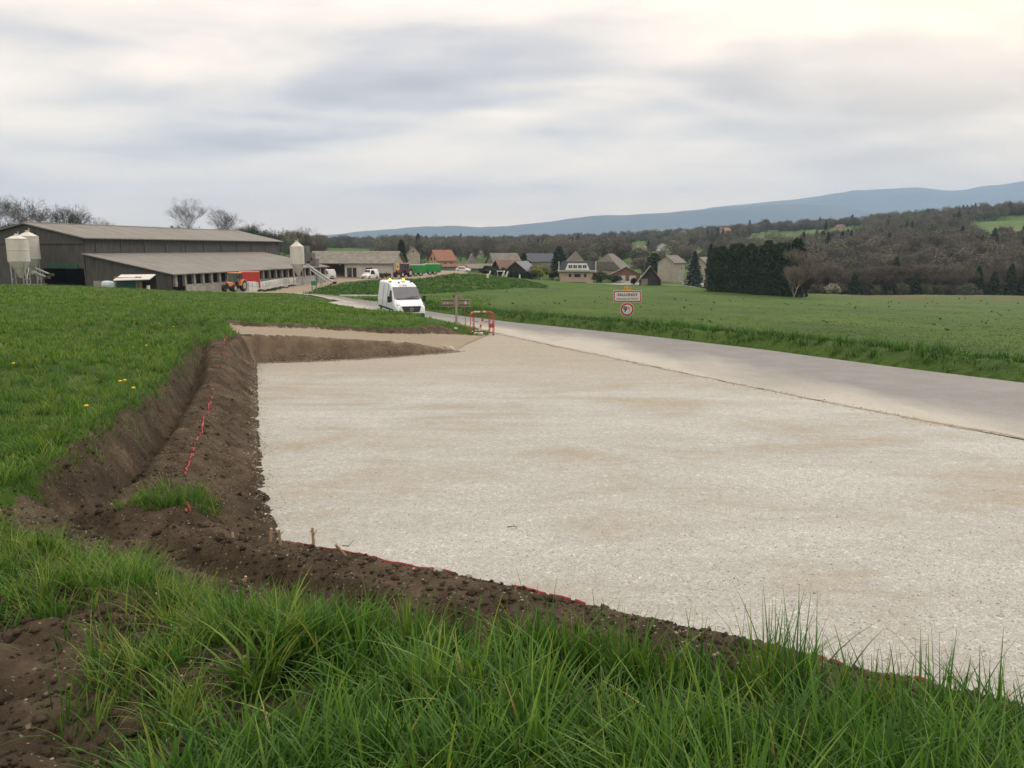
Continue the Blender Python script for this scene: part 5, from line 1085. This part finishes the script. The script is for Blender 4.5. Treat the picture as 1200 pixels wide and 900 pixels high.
def tractor(lab, px, Y, rz, paint, s=1.0, rim=None, roofm=None, cabin=None):
    t = thing('tractor', lab, 'tractor', spot(px, Y, .05), rz); t.scale = (s, s, s); rim = rim or RIM; roofm = roofm or paint
    MB().box((0, -1.45, 1.15), (.72, 1.9, .62), taper=(.8, .96)).build('hood', paint, t, bevel=.06); MB().box((0, -2.42, 1.1), (.62, .08, .5)).build('grille', BLK_P, t)
    MB().box((0, -.6, .78), (.6, 3.4, .4)).build('chassis', BLK_P, t); MB().box((0, -2.62, .75), (.7, .3, .4)).build('front_weight', BLK_P, t)
    MB().box((0, .15, 2.72), (1.5, 1.6, .16)).build('cab_roof', roofm, t, bevel=.05)
    cf = MB()
    for x, y in ((-.66, -.55), (.66, -.55), (-.7, .85), (.7, .85), (-.72, .2), (.72, .2)): cf.bar((x, y, 1.3), (x * .95, y * .9, 2.66), .045, .045, 4)
    cf.build('cab_frame', BLK_P, t); MB().box((0, .15, 2.02), (1.30, 1.35, 1.25), taper=(.95, .95)).build('cab_glass', mat('cab_glass', (.10, .13, .14), (.06, .08, .09), 2, .08, spec=.7), t)
    MB().box((0, .3, 1.2), (1.1, 1.4, .5)).build('cab_floor', BLK_P, t)
    for sx in (-1, 1):
        wheel(t, sx * .86, .75, .84, .5, rim, .55); wheel(t, sx * .80, -1.75, .56, .36, rim, .55)
        MB().prism([(-.05 - .9, .9), (-.05 - .7, 1.45), (-.05, 1.78), (.55, 1.7), (.85, 1.4), (.8, 1.34), (.5, 1.6), (0, 1.68), (-.6, 1.38), (-.85, .9)], -.28, .28, Matrix.Translation((sx * .86, .75, 0)) @ Matrix.Rotation(R(90), 4, 'Z')).build('fender', paint, t)
        MB().box((sx * .26, -2.46, 1.22), (.16, .06, .14)).build('headlight', MATS['headlight_glass'], t); MB().box((sx * .95, -.75, 2.1), (.22, .05, .34)).build('mirror', BLK_P, t); MB().box((sx * .72, -.35, .7), (.3, .5, .5)).build('step', BLK_P, t)
    MB().bar((.42, -1.0, 1.4), (.42, -1.0, 2.5), .05).build('exhaust', BLK_P, t); return t
ORG = mat('orange_tractor_paint', (.62, .22, .06), (.52, .18, .05), 2, .45, dirt=.2); REDP = mat('red_machine_paint', (.52, .065, .045), (.42, .05, .04), 2, .5, dirt=.25); GRNP = mat('green_trailer_paint', (.035, .30, .075), (.03, .24, .06), 2, .5, dirt=.25)
tractor('orange tractor with dark cab parked at the end of the white block wall', 276, 100.5, R(-8), ORG, .88, roofm=ORG)
g = spot(293.5, 109, .05); t = thing('feed_mixer', 'bright red feed wagon rising behind the white block wall', 'wagon', g, R(-70))
MB().prism([(-1.1, .55), (1.1, .55), (1.35, 2.7), (-1.35, 2.7)], -1.35, 1.35, Matrix.Rotation(0, 4, 'Z')).build('hopper', REDP, t, bevel=.04); MB().box((0, 0, 2.76), (2.74, 2.74, .12)).build('rim_rail', mat('light_red_paint', (.65, .14, .10), None, 2, .5), t)
for y in (-.9, 0, .9):
    for sx in (-1, 1): MB().box((sx * 1.25, y, 1.6), (.1, .08, 2.0), ry=R(sx * 6.6)).build('rib', REDP, t)
for sx in (-1, 1): wheel(t, sx * .95, .2, .45, .3)
MB().bar((0, -1.3, .6), (0, -2.6, .5), .08).build('drawbar', BLK_P, t)
tractor('dark red tractor with pale red cab roof before the conifer by the shed gable', 473.5, 148, R(-28), mat('dark_red_paint', (.22, .035, .03), (.15, .03, .028), 2, .5), .95, roofm=mat('faded_red_roof', (.55, .20, .17), None, 2, .6), rim=mat('cream_rim', (.5, .47, .4), None, 2, .5))
for i, (px, Y, L_, lab) in enumerate(((489.5, 151, 3.0, 'green high sided trailer hitched behind the dark red tractor'), (506, 154, 3.4, 'second green high sided trailer, farther from the dark red tractor'))):
    t = thing('farm_trailer', lab, 'trailer', spot(px, Y, .05), R(-78), 'green trailers in the farm yard')
    MB().box((0, 0, 1.35), (1.9, L_, 1.5), taper=(1.06, 1.02)).build('tub', GRNP, t, bevel=.03); MB().box((0, 0, 2.14), (1.9, L_ - .1, .1)).build('tarpaulin', RENDW, t)
    for k in range(5):
        y = -L_ / 2 + .3 + k * (L_ - .6) / 4
        for sx in (-1, 1): MB().box((sx * 1.0, y, 1.4), (.08, .1, 1.4)).build('rib', GRNP, t)
    for sx in (-1, 1):
        for y in (-.45, .55): wheel(t, sx * .8, y, .42, .28)
    MB().bar((0, -L_ / 2, .6), (0, -L_ / 2 - .7, .5), .07).build('drawbar', BLK_P, t); MB().box((0, 0, .55), (1.0, L_, .16)).build('chassis', BLK_P, t)
g = spot(450, 149); t = thing('dung_heap', 'dark brown heap with a wooden frame between the small white van and yellow door', 'heap', g); hb = MB(); 
V, F = leaf_quads(blob_pts(3, 1.3, 2.6, 1200, 0), .12, 3); link('heap', npmesh('heap', V, F, M_SOIL), t); MB().box((.6, -.5, .6), (.12, .12, 1.6)).box((1.3, -.5, .5), (.12, .12, 1.3)).box((.95, -.5, .9), (.9, .1, .3)).build('wooden_frame', DARKWOOD, t)
# green box on legs by the yard road
g = spot(368.5, 107); t = thing('water_bowser', 'small green box on posts beside the yard road', 'box', g, .1); MB().box((0, 0, 1.15), (.75, .5, .62)).build('tank', mat('sea_green_plastic', (.04, .20, .14), None, 2, .5), t); MB().box((0, 0, .82), (.85, .6, .08)).build('shelf', RENDW, t)
for x in (-.3, .3): MB().box((x, -.15, .35), (.07, .07, 1.0)).build('leg', RENDG, t); MB().box((x, .2, .35), (.07, .07, 1.0)).build('leg', RENDG, t)
# garden clutter in front of the clipped hedge
for i, (px, Y, h, lab) in enumerate(((574, 188, 1.1, 'leaning pale board in the weeds left of the clipped hedge'), (590, 184, 1.5, 'left one of two leaning white boards before the clipped hedge'), (594, 184, 1.4, 'right one of two leaning white boards before the clipped hedge'), (609, 184, .9, 'white sack before the clipped hedge'), (571.5, 150, .9, 'small pale marker stone on the embankment'))):
    t = thing('pale_board' if i < 3 else ('white_sack' if i == 3 else 'marker_stone'), lab, 'board' if i < 3 else ('sack' if i == 3 else 'stone'), spot(px, Y), 0); MB().box((0, 0, h / 2), (.38, .12 if i < 3 else .4, h), ry=R(22 if i < 3 else 0), taper=(.85, .9)).build('slab', WHITE, t, bevel=.03)
t = thing('garden_table', 'long white table top beside the two leaning white boards', 'table', spot(587, 185)); MB().box((0, 0, 1.25), (2.0, .8, .12)).build('top', WHITE, t)
for x in (-.8, .8): MB().box((x, 0, .6), (.1, .6, 1.3)).build('leg', WHITE, t)

# ------------------------------------------------------------------ signs
REDS = mat('sign_red', (.42, .018, .03), None, 2, .45); SW = mat('sign_white', (.58, .59, .57), (.54, .55, .53), 3, .45, dirt=.1); BLKP = mat('sign_black', (.02, .02, .022), None, 2, .5); YS = mat('sign_yellow', (.72, .42, .03), None, 2, .45); ORS = mat('orange_sticker', (.70, .28, .10), None, 2, .6)
Ys = 41.3; g = spot(734.5, Ys); ts = thing('town_sign', 'white town name sign with dark red border and yellow plate above the road', 'sign', (g[0], g[1], g[2]), R(-6)); zc = lambda p: at(734.5, p, Ys)[2] - g[2]; mpp = Ys / 914
def panel(name, w, h, z, y, mt, par, th=.02, rad=.05, cx=0):
    m = MB(); P = []
    for sx, sz_, a0 in ((1, 1, 0), (-1, 1, 90), (-1, -1, 180), (1, -1, 270)):
        for k in range(4): a = R(a0 + k * 30); P.append((cx + sx * (w / 2 - rad) + math.cos(a) * rad, z + sz_ * (h / 2 - rad) + math.sin(a) * rad))
    return m.prism(P, y - th / 2, y + th / 2).build(name, mt, par)
w_, h_ = 33.6 * mpp, 14.0 * mpp; zs = zc(347.3)
MB().bar((0, .06, -.4), (0, .06, zc(341)), .04, .04, 8).build('post', GALV, ts)
pl = panel('panel', w_, h_, zs, 0, SW, ts); panel('border', w_ - .05, h_ - .05, zs, -.014, REDS, pl, .012); panel('field', w_ - .17, h_ - .17, zs, -.024, SW, pl, .012, .02)
MB().bar((-.45, .05, zs + .15), (.45, .05, zs + .15), .02).build('rail', GALV, ts)
o = link('lettering', text_mesh('SALLONGY', .215, BLKP, bold=.004), pl, (0, -.036, zs + .085)); o.rotation_euler = (R(90), 0, 0)
o = link('lettering', text_mesh('commune de THUSY', .135, BLKP, bold=.001), pl, (0, -.036, zs - .125)); o.rotation_euler = (R(90), 0, 0)
zy = zc(338.3); yp = panel('road_number_plate', 8.0 * mpp, 4.4 * mpp, zy, 0, YS, ts, .02, .02); o = link('lettering', text_mesh('D 27', .16, BLKP), yp, (0, -.014, zy)); o.rotation_euler = (R(90), 0, 0)
zd = zc(362.6); rD = 8.2 * mpp
tw_ = thing('weight_limit_sign', 'round white sign with red ring reading 9t below the town name sign', 'sign', (g[0], g[1] - .03, g[2]), R(-6))
dk = MB().lathe([(rD, -.012), (rD, .012)], (0, 0, zd), 32, 'Y').build('disc', SW, tw_); MB().lathe([(rD - .025, -.008), (rD - .025, .008)], (0, -.012, zd), 32, 'Y').build('red_ring', REDS, dk); MB().lathe([(rD * .70, -.006), (rD * .70, .006)], (0, -.024, zd), 32, 'Y').build('white_field', mat('sign_white_bluish', (.55, .62, .62), None, 2, .45), dk)
o = link('lettering', text_mesh('9', .42, BLKP, bold=.010), dk, (-.11, -.036, zd)); o.rotation_euler = (R(90), 0, 0); o = link('lettering', text_mesh('t', .27, GP, bold=.002), dk, (.14, -.036, zd - .05)); o.rotation_euler = (R(90), 0, 0)
MB().box((.05, -.037, zd + .08), (.15, .006, .11)).build('orange_sticker', ORS, dk); MB().box((.11, -.038, zd - .27), (.05, .006, .16), ry=R(-18)).build('grey_scrape', GP, dk)
# wooden direction post seen from behind
Yp = 36.6; g = spot(535, Yp); tp = thing('direction_post', 'weathered wooden signpost with grey boards standing on the grass bank', 'signpost', g, R(4)); zc = lambda p: at(535, p, Yp)[2] - g[2]; mp_ = Yp / 914
OLD = mat('weathered_grey_wood', (.33, .285, .24), (.23, .195, .165), 3, .85, stretch=(.5, 4, 4)); POSTW = mat('pale_post_wood', (.34, .315, .265), (.25, .23, .19), 5, .85, stretch=(4, 4, .4)); DKW = mat('dark_batten', (.11, .095, .08), None, 3, .8)
MB().bar((0, -.04, -.5), (0, -.04, zc(345)), .058, .055, 10).build('post', POSTW, tp); MB().lathe([(.065, 0), (.03, .04)], (0, -.04, zc(345)), 10).build('post_cap', DKW, tp)
zt_, zb_ = zc(350.4), zc(359.6); nbd = 3; hb_ = (zt_ - zb_) / nbd
for k in range(nbd): MB().box((-.01, .06, zb_ + hb_ * (k + .5)), (34.5 * mp_, .035, hb_ - .012)).build('board', OLD, tp)
for z in (zt_ - .075, zb_ + .085): MB().box((-.41, .03, z), (.54, .03, .05)).build('batten', DKW, tp); MB().box((.38, .03, z), (.50, .03, .05)).build('batten', DKW, tp)
MB().box((.44, .03, (zt_ + zb_) / 2 + .01), (.085, .012, .15)).build('sticker', SW, tp)
for x in (-.56, -.42): MB().box((x, .035, (zt_ + zb_) / 2), (.07, .01, .06)).build('sticker', RENDW, tp)
MB().box((.13, .05, zc(346.6)), (.30, .03, .15)).build('top_board', OLD, tp); MB().box((-.12, .02, zc(347)), (.10, .03, .10)).build('top_board', DKW, tp)
# thin red stake beside it
g = spot(545.7, 35.6); tr = thing('marker_stake', 'thin faded red stake between the wooden signpost and the barrier', 'stake', g); zt_ = at(545.7, 360, 35.6)[2] - g[2]; STK = mat('faded_red', (.35, .10, .07), (.25, .07, .05), 5, .7)
MB().bar((0, 0, -.2), (-.03, 0, zt_), .015, .015, 6).build('rod', STK, tr); MB().bar((-.03, 0, zt_), (-.005, 0, zt_ + .04), .022, .01, 6).build('tip', STK, tr)
# folding red and white barrier
BR = mat('barrier_red', (.40, .065, .065), (.33, .05, .05), 3, .5); BRO = mat('barrier_orange_red', (.52, .12, .05), None, 3, .5); BWt = mat('barrier_white', (.66, .64, .58), None, 3, .5)
cb = on(564.5, 392, .0); tb = thing('folding_barrier', 'red and white folding works barrier standing on the gravel at the road edge', 'barrier', (cb[0], cb[1], plane(cb[1]) + .02), R(3)); c4 = [(-.50, -.45), (-.34, .45), (.34, .45), (.50, -.45)]
for i, (x, y) in enumerate(c4):
    q = MB().bar((x, y, 0), (x, y, 1.0), .017, .017, 8).build('post', BR, tb); MB().box((x, y, .02), (.06, .24, .03)).build('foot', BLK_P, q)
    if i: q2 = MB().bar((x + .05 * (1 if i > 1 else -1), y - .03, 0), (x + .05 * (1 if i > 1 else -1), y - .03, 1.0), .018, .018, 8).build('post', BR, tb)
for i in range(3):
    a, b = Vector((*c4[i], 0)), Vector((*c4[i + 1], 0)); nseg = 5 if i == 1 else 2
    for k in range(nseg):
        p, q = a.lerp(b, k / nseg), a.lerp(b, (k + 1) / nseg); m_ = (BWt, BWt, BRO, BWt, BRO)[k] if i == 1 else BRO
        MB().box(tuple((p + q) / 2 + Vector((0, 0, .985))), ((q - p).length - .004, .03, .065), rz=math.atan2(q.y - p.y, q.x - p.x)).build('top_rail', m_, tb)
    for z in (.52, .13):
        for k in range(3):
            p, q = a.lerp(b, k / 3), a.lerp(b, (k + 1) / 3); MB().bar((p.x, p.y, z), (q.x, q.y, z), .016, .016, 6).build('rail', BR if k != 1 else BWt, tb)
MB().box((.42, -.42, .42), (.22, .05, .17)).build('reflector', BR, tb)
# striped stake and cone base inside the barrier
tk = thing('striped_stake', 'leaning red and white striped stake inside the folding barrier', 'stake', (cb[0] - .02, cb[1] - .1, plane(cb[1]) + .02), 0)
for k in range(5):
    a, b = Vector((-.12, 0, .03)), Vector((.08, 0, .72)); p, q = a.lerp(b, k / 5), a.lerp(b, (k + 1) / 5); MB().box(tuple((p + q) / 2), (.085, .03, .14), ry=R(16)).build('stripe', (BR, BWt, BRO, BWt, BR)[k], tk)
MB().box((-.12, 0, .04), (.4, .3, .08)).build('foot', BWt, tk)
# broken stones at the end of the track bank
STN = mat('pale_limestone', (.42, .40, .35), (.30, .28, .24), 8, .9, .01); 
def rock(name, lab, px, py, s, mt, seed, group=None, Y=None, zr=0, sink=.3):
    p = on(px, py, zr) if Y is None else spot(px, Y); z = float(H(p[0], p[1])); z = max(z, plane(p[1]) if bool(mask_at(pm, p[0], p[1])) else z)
    bm = bmesh.new(); bmesh.ops.create_icosphere(bm, subdivisions=2, radius=1); r = random.Random(seed)
    dirs = [Vector((r.gauss(0, 1), r.gauss(0, 1), r.gauss(0, 1))).normalized() for _ in range(7)]
    for v in bm.verts:
        f = 1.0
        for d in dirs: f = min(f, r.uniform(.70, .74) / max(v.co.normalized().dot(d), .55))
        v.co = Vector((v.co.x * s * 1.2, v.co.y * s, v.co.z * s * .75)) * (f + r.uniform(-.03, .03))
    me = bpy.data.meshes.new(name); bm.to_mesh(me); bm.free(); me.materials.append(mt); o = link(name, me, None, (p[0], p[1], z + s * .75 * (1 - 2 * sink) * .6)); o.rotation_euler = (0, 0, seed); return tag(o, lab, 'stone', group)
for i, (px, py, s) in enumerate(((541, 388, .10), (546, 389, .13), (551, 389.5, .09), (536, 391, .08), (534, 393, .10), (558, 391.5, .07), (527, 410, .14), (521, 409, .10), (531, 411, .09), (538, 411.5, .07))):
    rock('rubble_stone', 'pale rubble stone at the foot of the earth bank beside the barrier' if i < 6 else 'pale rubble stone at the tapering tip of the excavated bank', px, py, s, STN, i, 'rubble beside the barrier' if i < 6 else 'rubble at the bank tip')
rock('stone', 'larger pale stone on the brown ledge, left of its darker neighbour', 514, 673, .035, STN, 31, zr=.4); rock('stone', 'round brown stone on the ledge near the grass', 548, 675, .040, mat('brown_stone', (.20, .165, .125), None, 9, .9), 32, zr=.4); rock('stone', 'round dark clod lying in the grass below the ledge', 330, 711, .055, mat('dark_clod', (.085, .062, .048), None, 9, .95, .01), 33, zr=.75)
rock('stone', 'white pebble in the ditch near the left meadow edge', 41, 582, .022, STN, 34, zr=.4); rock('stone', 'pale stone on the ridge above the grass tuft', 157, 556, .025, STN, 35, zr=.45)

# ------------------------------------------------------------------ small things on the ground
def crumbs(name, xs, ys, size, mt, zoff=0.0, flat=.7, zf=H):
    base = np.array([(1, 0, 0), (0, 1, 0), (-1, 0, 0), (0, -1, 0), (0, 0, 1), (0, 0, -1)], float); f8 = np.array([(0, 1, 4), (1, 2, 4), (2, 3, 4), (3, 0, 4), (1, 0, 5), (2, 1, 5), (3, 2, 5), (0, 3, 5)])
    m = len(xs); a = RNG.uniform(0, 6.28, m); s = size; j = RNG.uniform(.6, 1.35, (m, 6, 1)); B = base[None] * j * s[:, None, None]; B[..., 2] *= flat
    B = B + RNG.normal(0, .16, (m, 6, 3)) * s[:, None, None]; c, sn = np.cos(a)[:, None], np.sin(a)[:, None]; X = B[..., 0] * c - B[..., 1] * sn; Y = B[..., 0] * sn + B[..., 1] * c
    V = np.stack([X + xs[:, None], Y + ys[:, None], B[..., 2] + zf(xs, ys)[:, None] + zoff + s[:, None] * flat * .25], -1).reshape(-1, 3); F = (np.arange(m) * 6)[:, None, None] + f8[None]
    return tag(link(name, npmesh(name, V, F.reshape(-1, 3), mt)), kind='stuff')
x, y = scatter(60000, -12, 4, 2, 27, 1.4, .8); k = mask_at(soilz, x, y) & ((RNG.random(len(x)) < .3) | ~mask_at(dirt, x, y)); x, y = x[k], y[k]
crumbs('earth_clods', x, y, np.clip(np.exp(RNG.normal(-4.6, .62, len(x))), .004, .055), M_SOIL)
x, y = scatter(26000, -12, 4, 2, 27, 1.3, .8); k = mask_at(soilz, x, y); x, y = x[k], y[k]; k = RNG.random(len(x)) < np.where(mask_at(dirt, x, y), .10, .5); x, y = x[k], y[k]
crumbs('pebbles', x, y, np.clip(np.exp(RNG.normal(-5.1, .40, len(x))), .003, .018), mat('mixed_pebbles', (.40, .36, .29), (.17, .145, .11), 40, .9), flat=.6)
# chips spilling over the left edge of the platform, and loose ones lying on it
pe = resample(E_left, 9000)[::3]; x = pe[:, 0] + np.abs(RNG.normal(0, .10, 3000)) * RNG.choice([-1, 1], 3000, p=[.6, .4]); y = pe[:, 1] + RNG.normal(0, .08, 3000)
PG = lambda x, y: np.maximum(H(x, y), plane(y))
CHIP = mat('gravel_chips', (.52, .49, .43), (.26, .24, .20), 45, .9)
crumbs('gravel_spill', x, y, np.clip(np.exp(RNG.normal(-5.0, .4, 3000)), .003, .015), CHIP, zf=PG)
x, y = scatter(52000, -8, 16, 4, 26, 1.5, .8); k = inpoly(x, y, PLATFORM); x, y = x[k], y[k]
crumbs('loose_gravel', x, y, np.clip(np.exp(RNG.normal(-5.25, .38, len(x))), .003, .014), CHIP, zf=lambda x, y: plane(y) + fbm(x, y, .5, 3, 3) * .016 + fbm(x, y, 3, 3, 4) * .007, flat=.45)
jx = jl[RNG.integers(0, 400, 3500)]; crumbs('joint_crumbs', jx[:, 0] + RNG.normal(0, .13, 3500), jx[:, 1] + RNG.normal(0, .13, 3500), np.clip(np.exp(RNG.normal(-4.9, .4, 3500)), .004, .02), mat('tan_crumbs', (.27, .235, .18), (.17, .145, .11), 20, .95), zf=lambda x, y: plane(y) + .012)
bx = resample(E_back, 4000); crumbs('bank_crumbs', bx[:, 0] + RNG.normal(0, .12, 4000), bx[:, 1] + RNG.normal(0, .16, 4000), np.clip(np.exp(RNG.normal(-4.4, .5, 4000)), .006, .05), mat('tan_crumbs', (.2, .2, .2)), zf=PG)
# red paint sprayed along the ridge and the ledge
PAINT = mat('fluorescent_red_paint', (.42, .05, .055), (.22, .04, .038), 30, .7)
def paint(lab, P, w, seed, gap=.25, name='paint_line'):
    a = resample(P, max(12, int(sum(math.dist(P[i][:2], P[i + 1][:2]) for i in range(len(P) - 1)) / .03))); t = np.gradient(a[:, :2], axis=0); t /= np.linalg.norm(t, axis=1)[:, None] + 1e-9; nn = np.stack([-t[:, 1], t[:, 0]], -1)
    wv = w * (.35 + .9 * (vnoise(np.arange(len(a)) * .55, np.zeros(len(a)), seed))); off = (vnoise(np.arange(len(a)) * .3, np.ones(len(a)) * 3, seed) - .5) * w * 1.6
    L = a[:, :2] + nn * (off + wv / 2)[:, None]; Rr = a[:, :2] + nn * (off - wv / 2)[:, None]; V = np.concatenate([np.c_[L, H(L[:, 0], L[:, 1]) + .014], np.c_[Rr, H(Rr[:, 0], Rr[:, 1]) + .014]]); m = len(a)
    V = np.concatenate([V, V - [0, 0, .03]]); keep = vnoise(np.arange(m - 1) * .6, np.ones(m - 1) * 7, seed + 2) > gap; i = np.arange(m - 1)[keep]
    F = np.concatenate([np.stack([i, i + 1, m + i + 1, m + i], 1), np.stack([i, 2 * m + i, 2 * m + i + 1, i + 1], 1), np.stack([m + i, m + i + 1, 3 * m + i + 1, 3 * m + i], 1)])
    return tag(link(name, npmesh(name, V, F, PAINT)), lab, 'marking')
def lift_to(P, dx=0, dy=0): return [(x + dx, y + dy, 0) for x, y, z in P]
paint('pink red paint line sprayed along the ridge above the grass tuft', lift_to([on(248, 464, .53), on(243, 484, .51), on(233, 510, .48), on(222, 542, .45), on(212, 560, .44)]), .019, 3, .38)
paint('short red paint mark near the far end of the ridge', lift_to([on(266, 393, .73), on(262, 404, .70), on(262, 416, .66)]), .035, 4, .5); paint('faint red paint flecks on the middle of the ridge', lift_to([on(258, 425, .64), on(252, 448, .57), on(249, 458, .55)]), .022, 5, .7)
paint('short red paint stroke just below the grass tuft on the ridge', lift_to([on(219, 586, .43), on(221, 602, .43)]), .025, 6, .1)
paint('long thin red line along the ledge above the pale gravel', lift_to([on(335, 630, .41), on(420, 645, .42), on(460, 653.5, .42), on(500, 662, .42), on(530, 668.5, .42)], 0, -.03), .020, 7, .15)
paint('red line along the ledge right of the middle of the photo', lift_to([on(604, 684, .42), on(650, 694, .42), on(685, 701.5, .42)], 0, -.03), .024, 8, .10)
paint('small red paint spot on the ledge edge below the middle of the gravel', lift_to([on(765, 719, .42), on(771, 720.5, .42)], 0, .02), .05, 9, 0); paint('red paint flecks on the ledge behind the tall grass at right', lift_to([on(952, 763, .42), on(990, 771, .42)], 0, 0), .03, 10, .4); paint('last red paint fleck on the ledge at the right', lift_to([on(1073, 789, .42), on(1090, 794, .42)]), .04, 11, .3)
# maize stubble
STB = mat('dry_maize_stalk', (.42, .33, .21), (.28, .21, .13), 12, .8)
for i, (px, py, h, ln, lab) in enumerate(((317, 634, .12, .1, 'short split maize stub left of the thicker stub on the ledge'), (329, 639, .15, -.1, 'thick dry maize stub at the corner of the ledge'), (368, 641, .17, .05, 'tall dry maize stub with crossing leaf on the ledge'), (408, 650, .12, .9, 'leaning maize stub at the right end of the stubble row'), (272, 612, .10, -.2, 'pale maize stub near the grass tuft on the ridge'), (283, 668, .07, .4, 'broken maize stub on the face of the ledge'))):
    p = on(px, py, .41); t = thing('maize_stub', lab, 'stub', (p[0], p[1], float(H(p[0], p[1])) - .01), i * 1.3, 'maize stubs'); MB().bar((0, 0, -.03), (ln * h, 0, h), .014, .011, 7).build('stalk', STB, t)
    MB().add([(0, 0, h * .55), (.004, 0, h * .62), (-.06, .01, h * 1.05), (-.055, .01, h * .98)], [(0, 1, 2, 3)]).add([(0, 0, h * .6), (0, .004, h * .7), (.05, -.01, h * .82), (.05, -.01, h * .76)], [(0, 1, 2, 3)]).build('dry_leaf', STB, t)
# dandelions
DY = mat('dandelion_yellow', (.75, .52, .02), None, 4, .7); DG = mat('dandelion_green', (.08, .15, .03), None, 4, .7)
for i, (px, py, lab) in enumerate(((15, 426, 'lone dandelion at the left edge of the meadow'), (171, 405, 'dandelion highest up the meadow'), (140, 447, 'left dandelion of the close pair by the ditch'), (145.5, 446, 'right dandelion of the close pair by the ditch'), (155.5, 455, 'dandelion nearest the ditch edge'), (100, 476, 'faint dandelion deep in the meadow grass'), (203, 383, 'small far dandelion left of the track end'), (303, 366, 'tiny dandelion far out in the meadow'))):
    p = on(px, py, 1.16); z = float(H(p[0], p[1])); t = thing('dandelion', lab, 'flower', (p[0], p[1], z), 0); h = p[2] - z
    MB().bar((0, 0, 0), (.01, 0, h), .005, .004, 5).build('stem', DG, t); MB().lathe([(.006, h - .01), (.024, h + .004), (.021, h + .015), (.006, h + .02)], (.01, 0, 0), 12).build('flower_head', DY, t)
# dark weed tufts dotted over the right-hand field
wv = []
for i in range(3): V, F = leaf_quads(blob_pts(300 + i, .34, .8, 160, 0, 9), .085, i); wv.append(npmesh('weed_tuft', V, F, mat('dark_weed_leaves', (.060, .075, .028), (.032, .042, .018), 2, .85)))
g_ = np.random.default_rng(77); cnt = 0
while cnt < 95:
    px = g_.uniform(505, 1240); Y = g_.uniform(36, 125) ** 1.0; p = spot(px, Y)
    if not (bool(mask_at(grassz, p[0], p[1])) and dist_to(F_line, np.array([p[0]]), np.array([p[1]]))[0] > 3) or inpoly(np.array([p[0]]), np.array([p[1]]), [(-60, -5)] + [q[:2] for q in F_line] + [(-60, 100)])[0]: continue
    o = link('weed_tuft', wv[cnt % 3], None, p); o.rotation_euler = (0, 0, cnt); s = g_.uniform(.22, .52) * (.6 + Y / 240); o.scale = (s * .7, s * .7, s * 1.1); tag(o, 'dark weed tuft standing in the grass of the right hand field', 'weed', 'weed tufts in the right hand field'); cnt += 1
p = on(601, 619, 0); t = tag(MB().bar((-.06, 0, .012), (.0, .01, .02), .006, .005, 5).bar((0, .01, .02), (.05, -.004, .014), .005, .003, 5).bar((.0, .01, .02), (.02, .03, .03), .003, .002, 4).build('stick', DKW, None), 'short dark stick lying on the pale gravel', 'stick'); t.location = (p[0], p[1], p[2])
# ------------------------------------------------------------------ distant ranges, plain and the air between
M_FOREST = mat('forested_mountain', (.030, .042, .040), (.018, .026, .026), .006, .95, c3=(.065, .075, .05))
tag(link('distant_plain', npmesh('distant_plain', [(-9000, 1200, -60), (9000, 1200, -60), (9000, 9100, -60), (-9000, 9100, -60)], [(0, 1, 2, 3)], M_FOREST)), kind='structure')
def range_(name, D, prof, depth, seed, rough=.05):
    px = np.linspace(prof[0][0], prof[-1][0], 260); py = np.interp(px, [p[0] for p in prof], [p[1] for p in prof]); pts_ = np.array([at(a, b, D) for a, b in zip(px, py)])
    X0, Zc = pts_[:, 0], pts_[:, 2]; rows = np.linspace(-1, 1, 25); V = []
    for r_ in rows:
        f = (1 - abs(r_)) ** 1.15; y = D + r_ * depth; sp = fbm(X0, np.full_like(X0, y), 1 / 380, 4, seed)
        V.append(np.stack([X0, np.full_like(X0, y), -61 + (Zc + 61) * f * (1 + (sp * .35 * (1 - f))) + (fbm(X0, np.zeros_like(X0), 1 / 120, 4, seed) * rough * 220 * f)], -1))
    V = np.array(V); i = np.arange(25 * 260).reshape(25, 260); F = np.stack([i[:-1, :-1], i[:-1, 1:], i[1:, 1:], i[1:, :-1]], -1).reshape(-1, 4)
    tag(link(name, npmesh(name, V.reshape(-1, 3), F, M_FOREST, smooth=True)), kind='structure')
range_('mountain_ridge', 5600, [(-900, 310), (-200, 300), (250, 285), (400, 274), (430, 271), (475, 267), (520, 264.5), (560, 265.5), (600, 265), (640, 259), (690, 253), (740, 251.5), (780, 250), (830, 245), (880, 240.5), (930, 238.5), (975, 241), (1020, 248), (1080, 258), (1160, 268), (1400, 285), (2200, 290)], 1000, 3)
range_('far_mountain_ridge', 7600, [(500, 300), (640, 272), (760, 252), (840, 243), (880, 238.5), (930, 234), (965, 229), (1000, 223), (1040, 221), (1075, 219.5), (1105, 223), (1130, 222.5), (1155, 218), (1180, 215.5), (1200, 213), (1260, 208), (1400, 215), (1800, 240), (2400, 270)], 1300, 8, .05)
hz = bpy.data.materials.new('air'); hz.use_nodes = True; nt = hz.node_tree; nt.nodes.clear(); n = NT(nt)
pvn = n('ShaderNodeVolumePrincipled', {'Color': (.46, .645, .90, 1), 'Density': 1.55e-4, 'Anisotropy': 0.0}); o_ = nt.nodes.new('ShaderNodeOutputMaterial'); nt.links.new(pvn.outputs[0], o_.inputs['Volume'])
top = 720.0
tag(MB().add([(x, y, z) for z in (-62, top) for x, y in ((-10000, -1200), (10000, -1200), (10000, 9300), (-10000, 9300))], [(0, 3, 2, 1), (4, 5, 6, 7), (0, 1, 5, 4), (1, 2, 6, 5), (2, 3, 7, 6), (3, 0, 4, 7)]).build('haze', hz), kind='stuff')
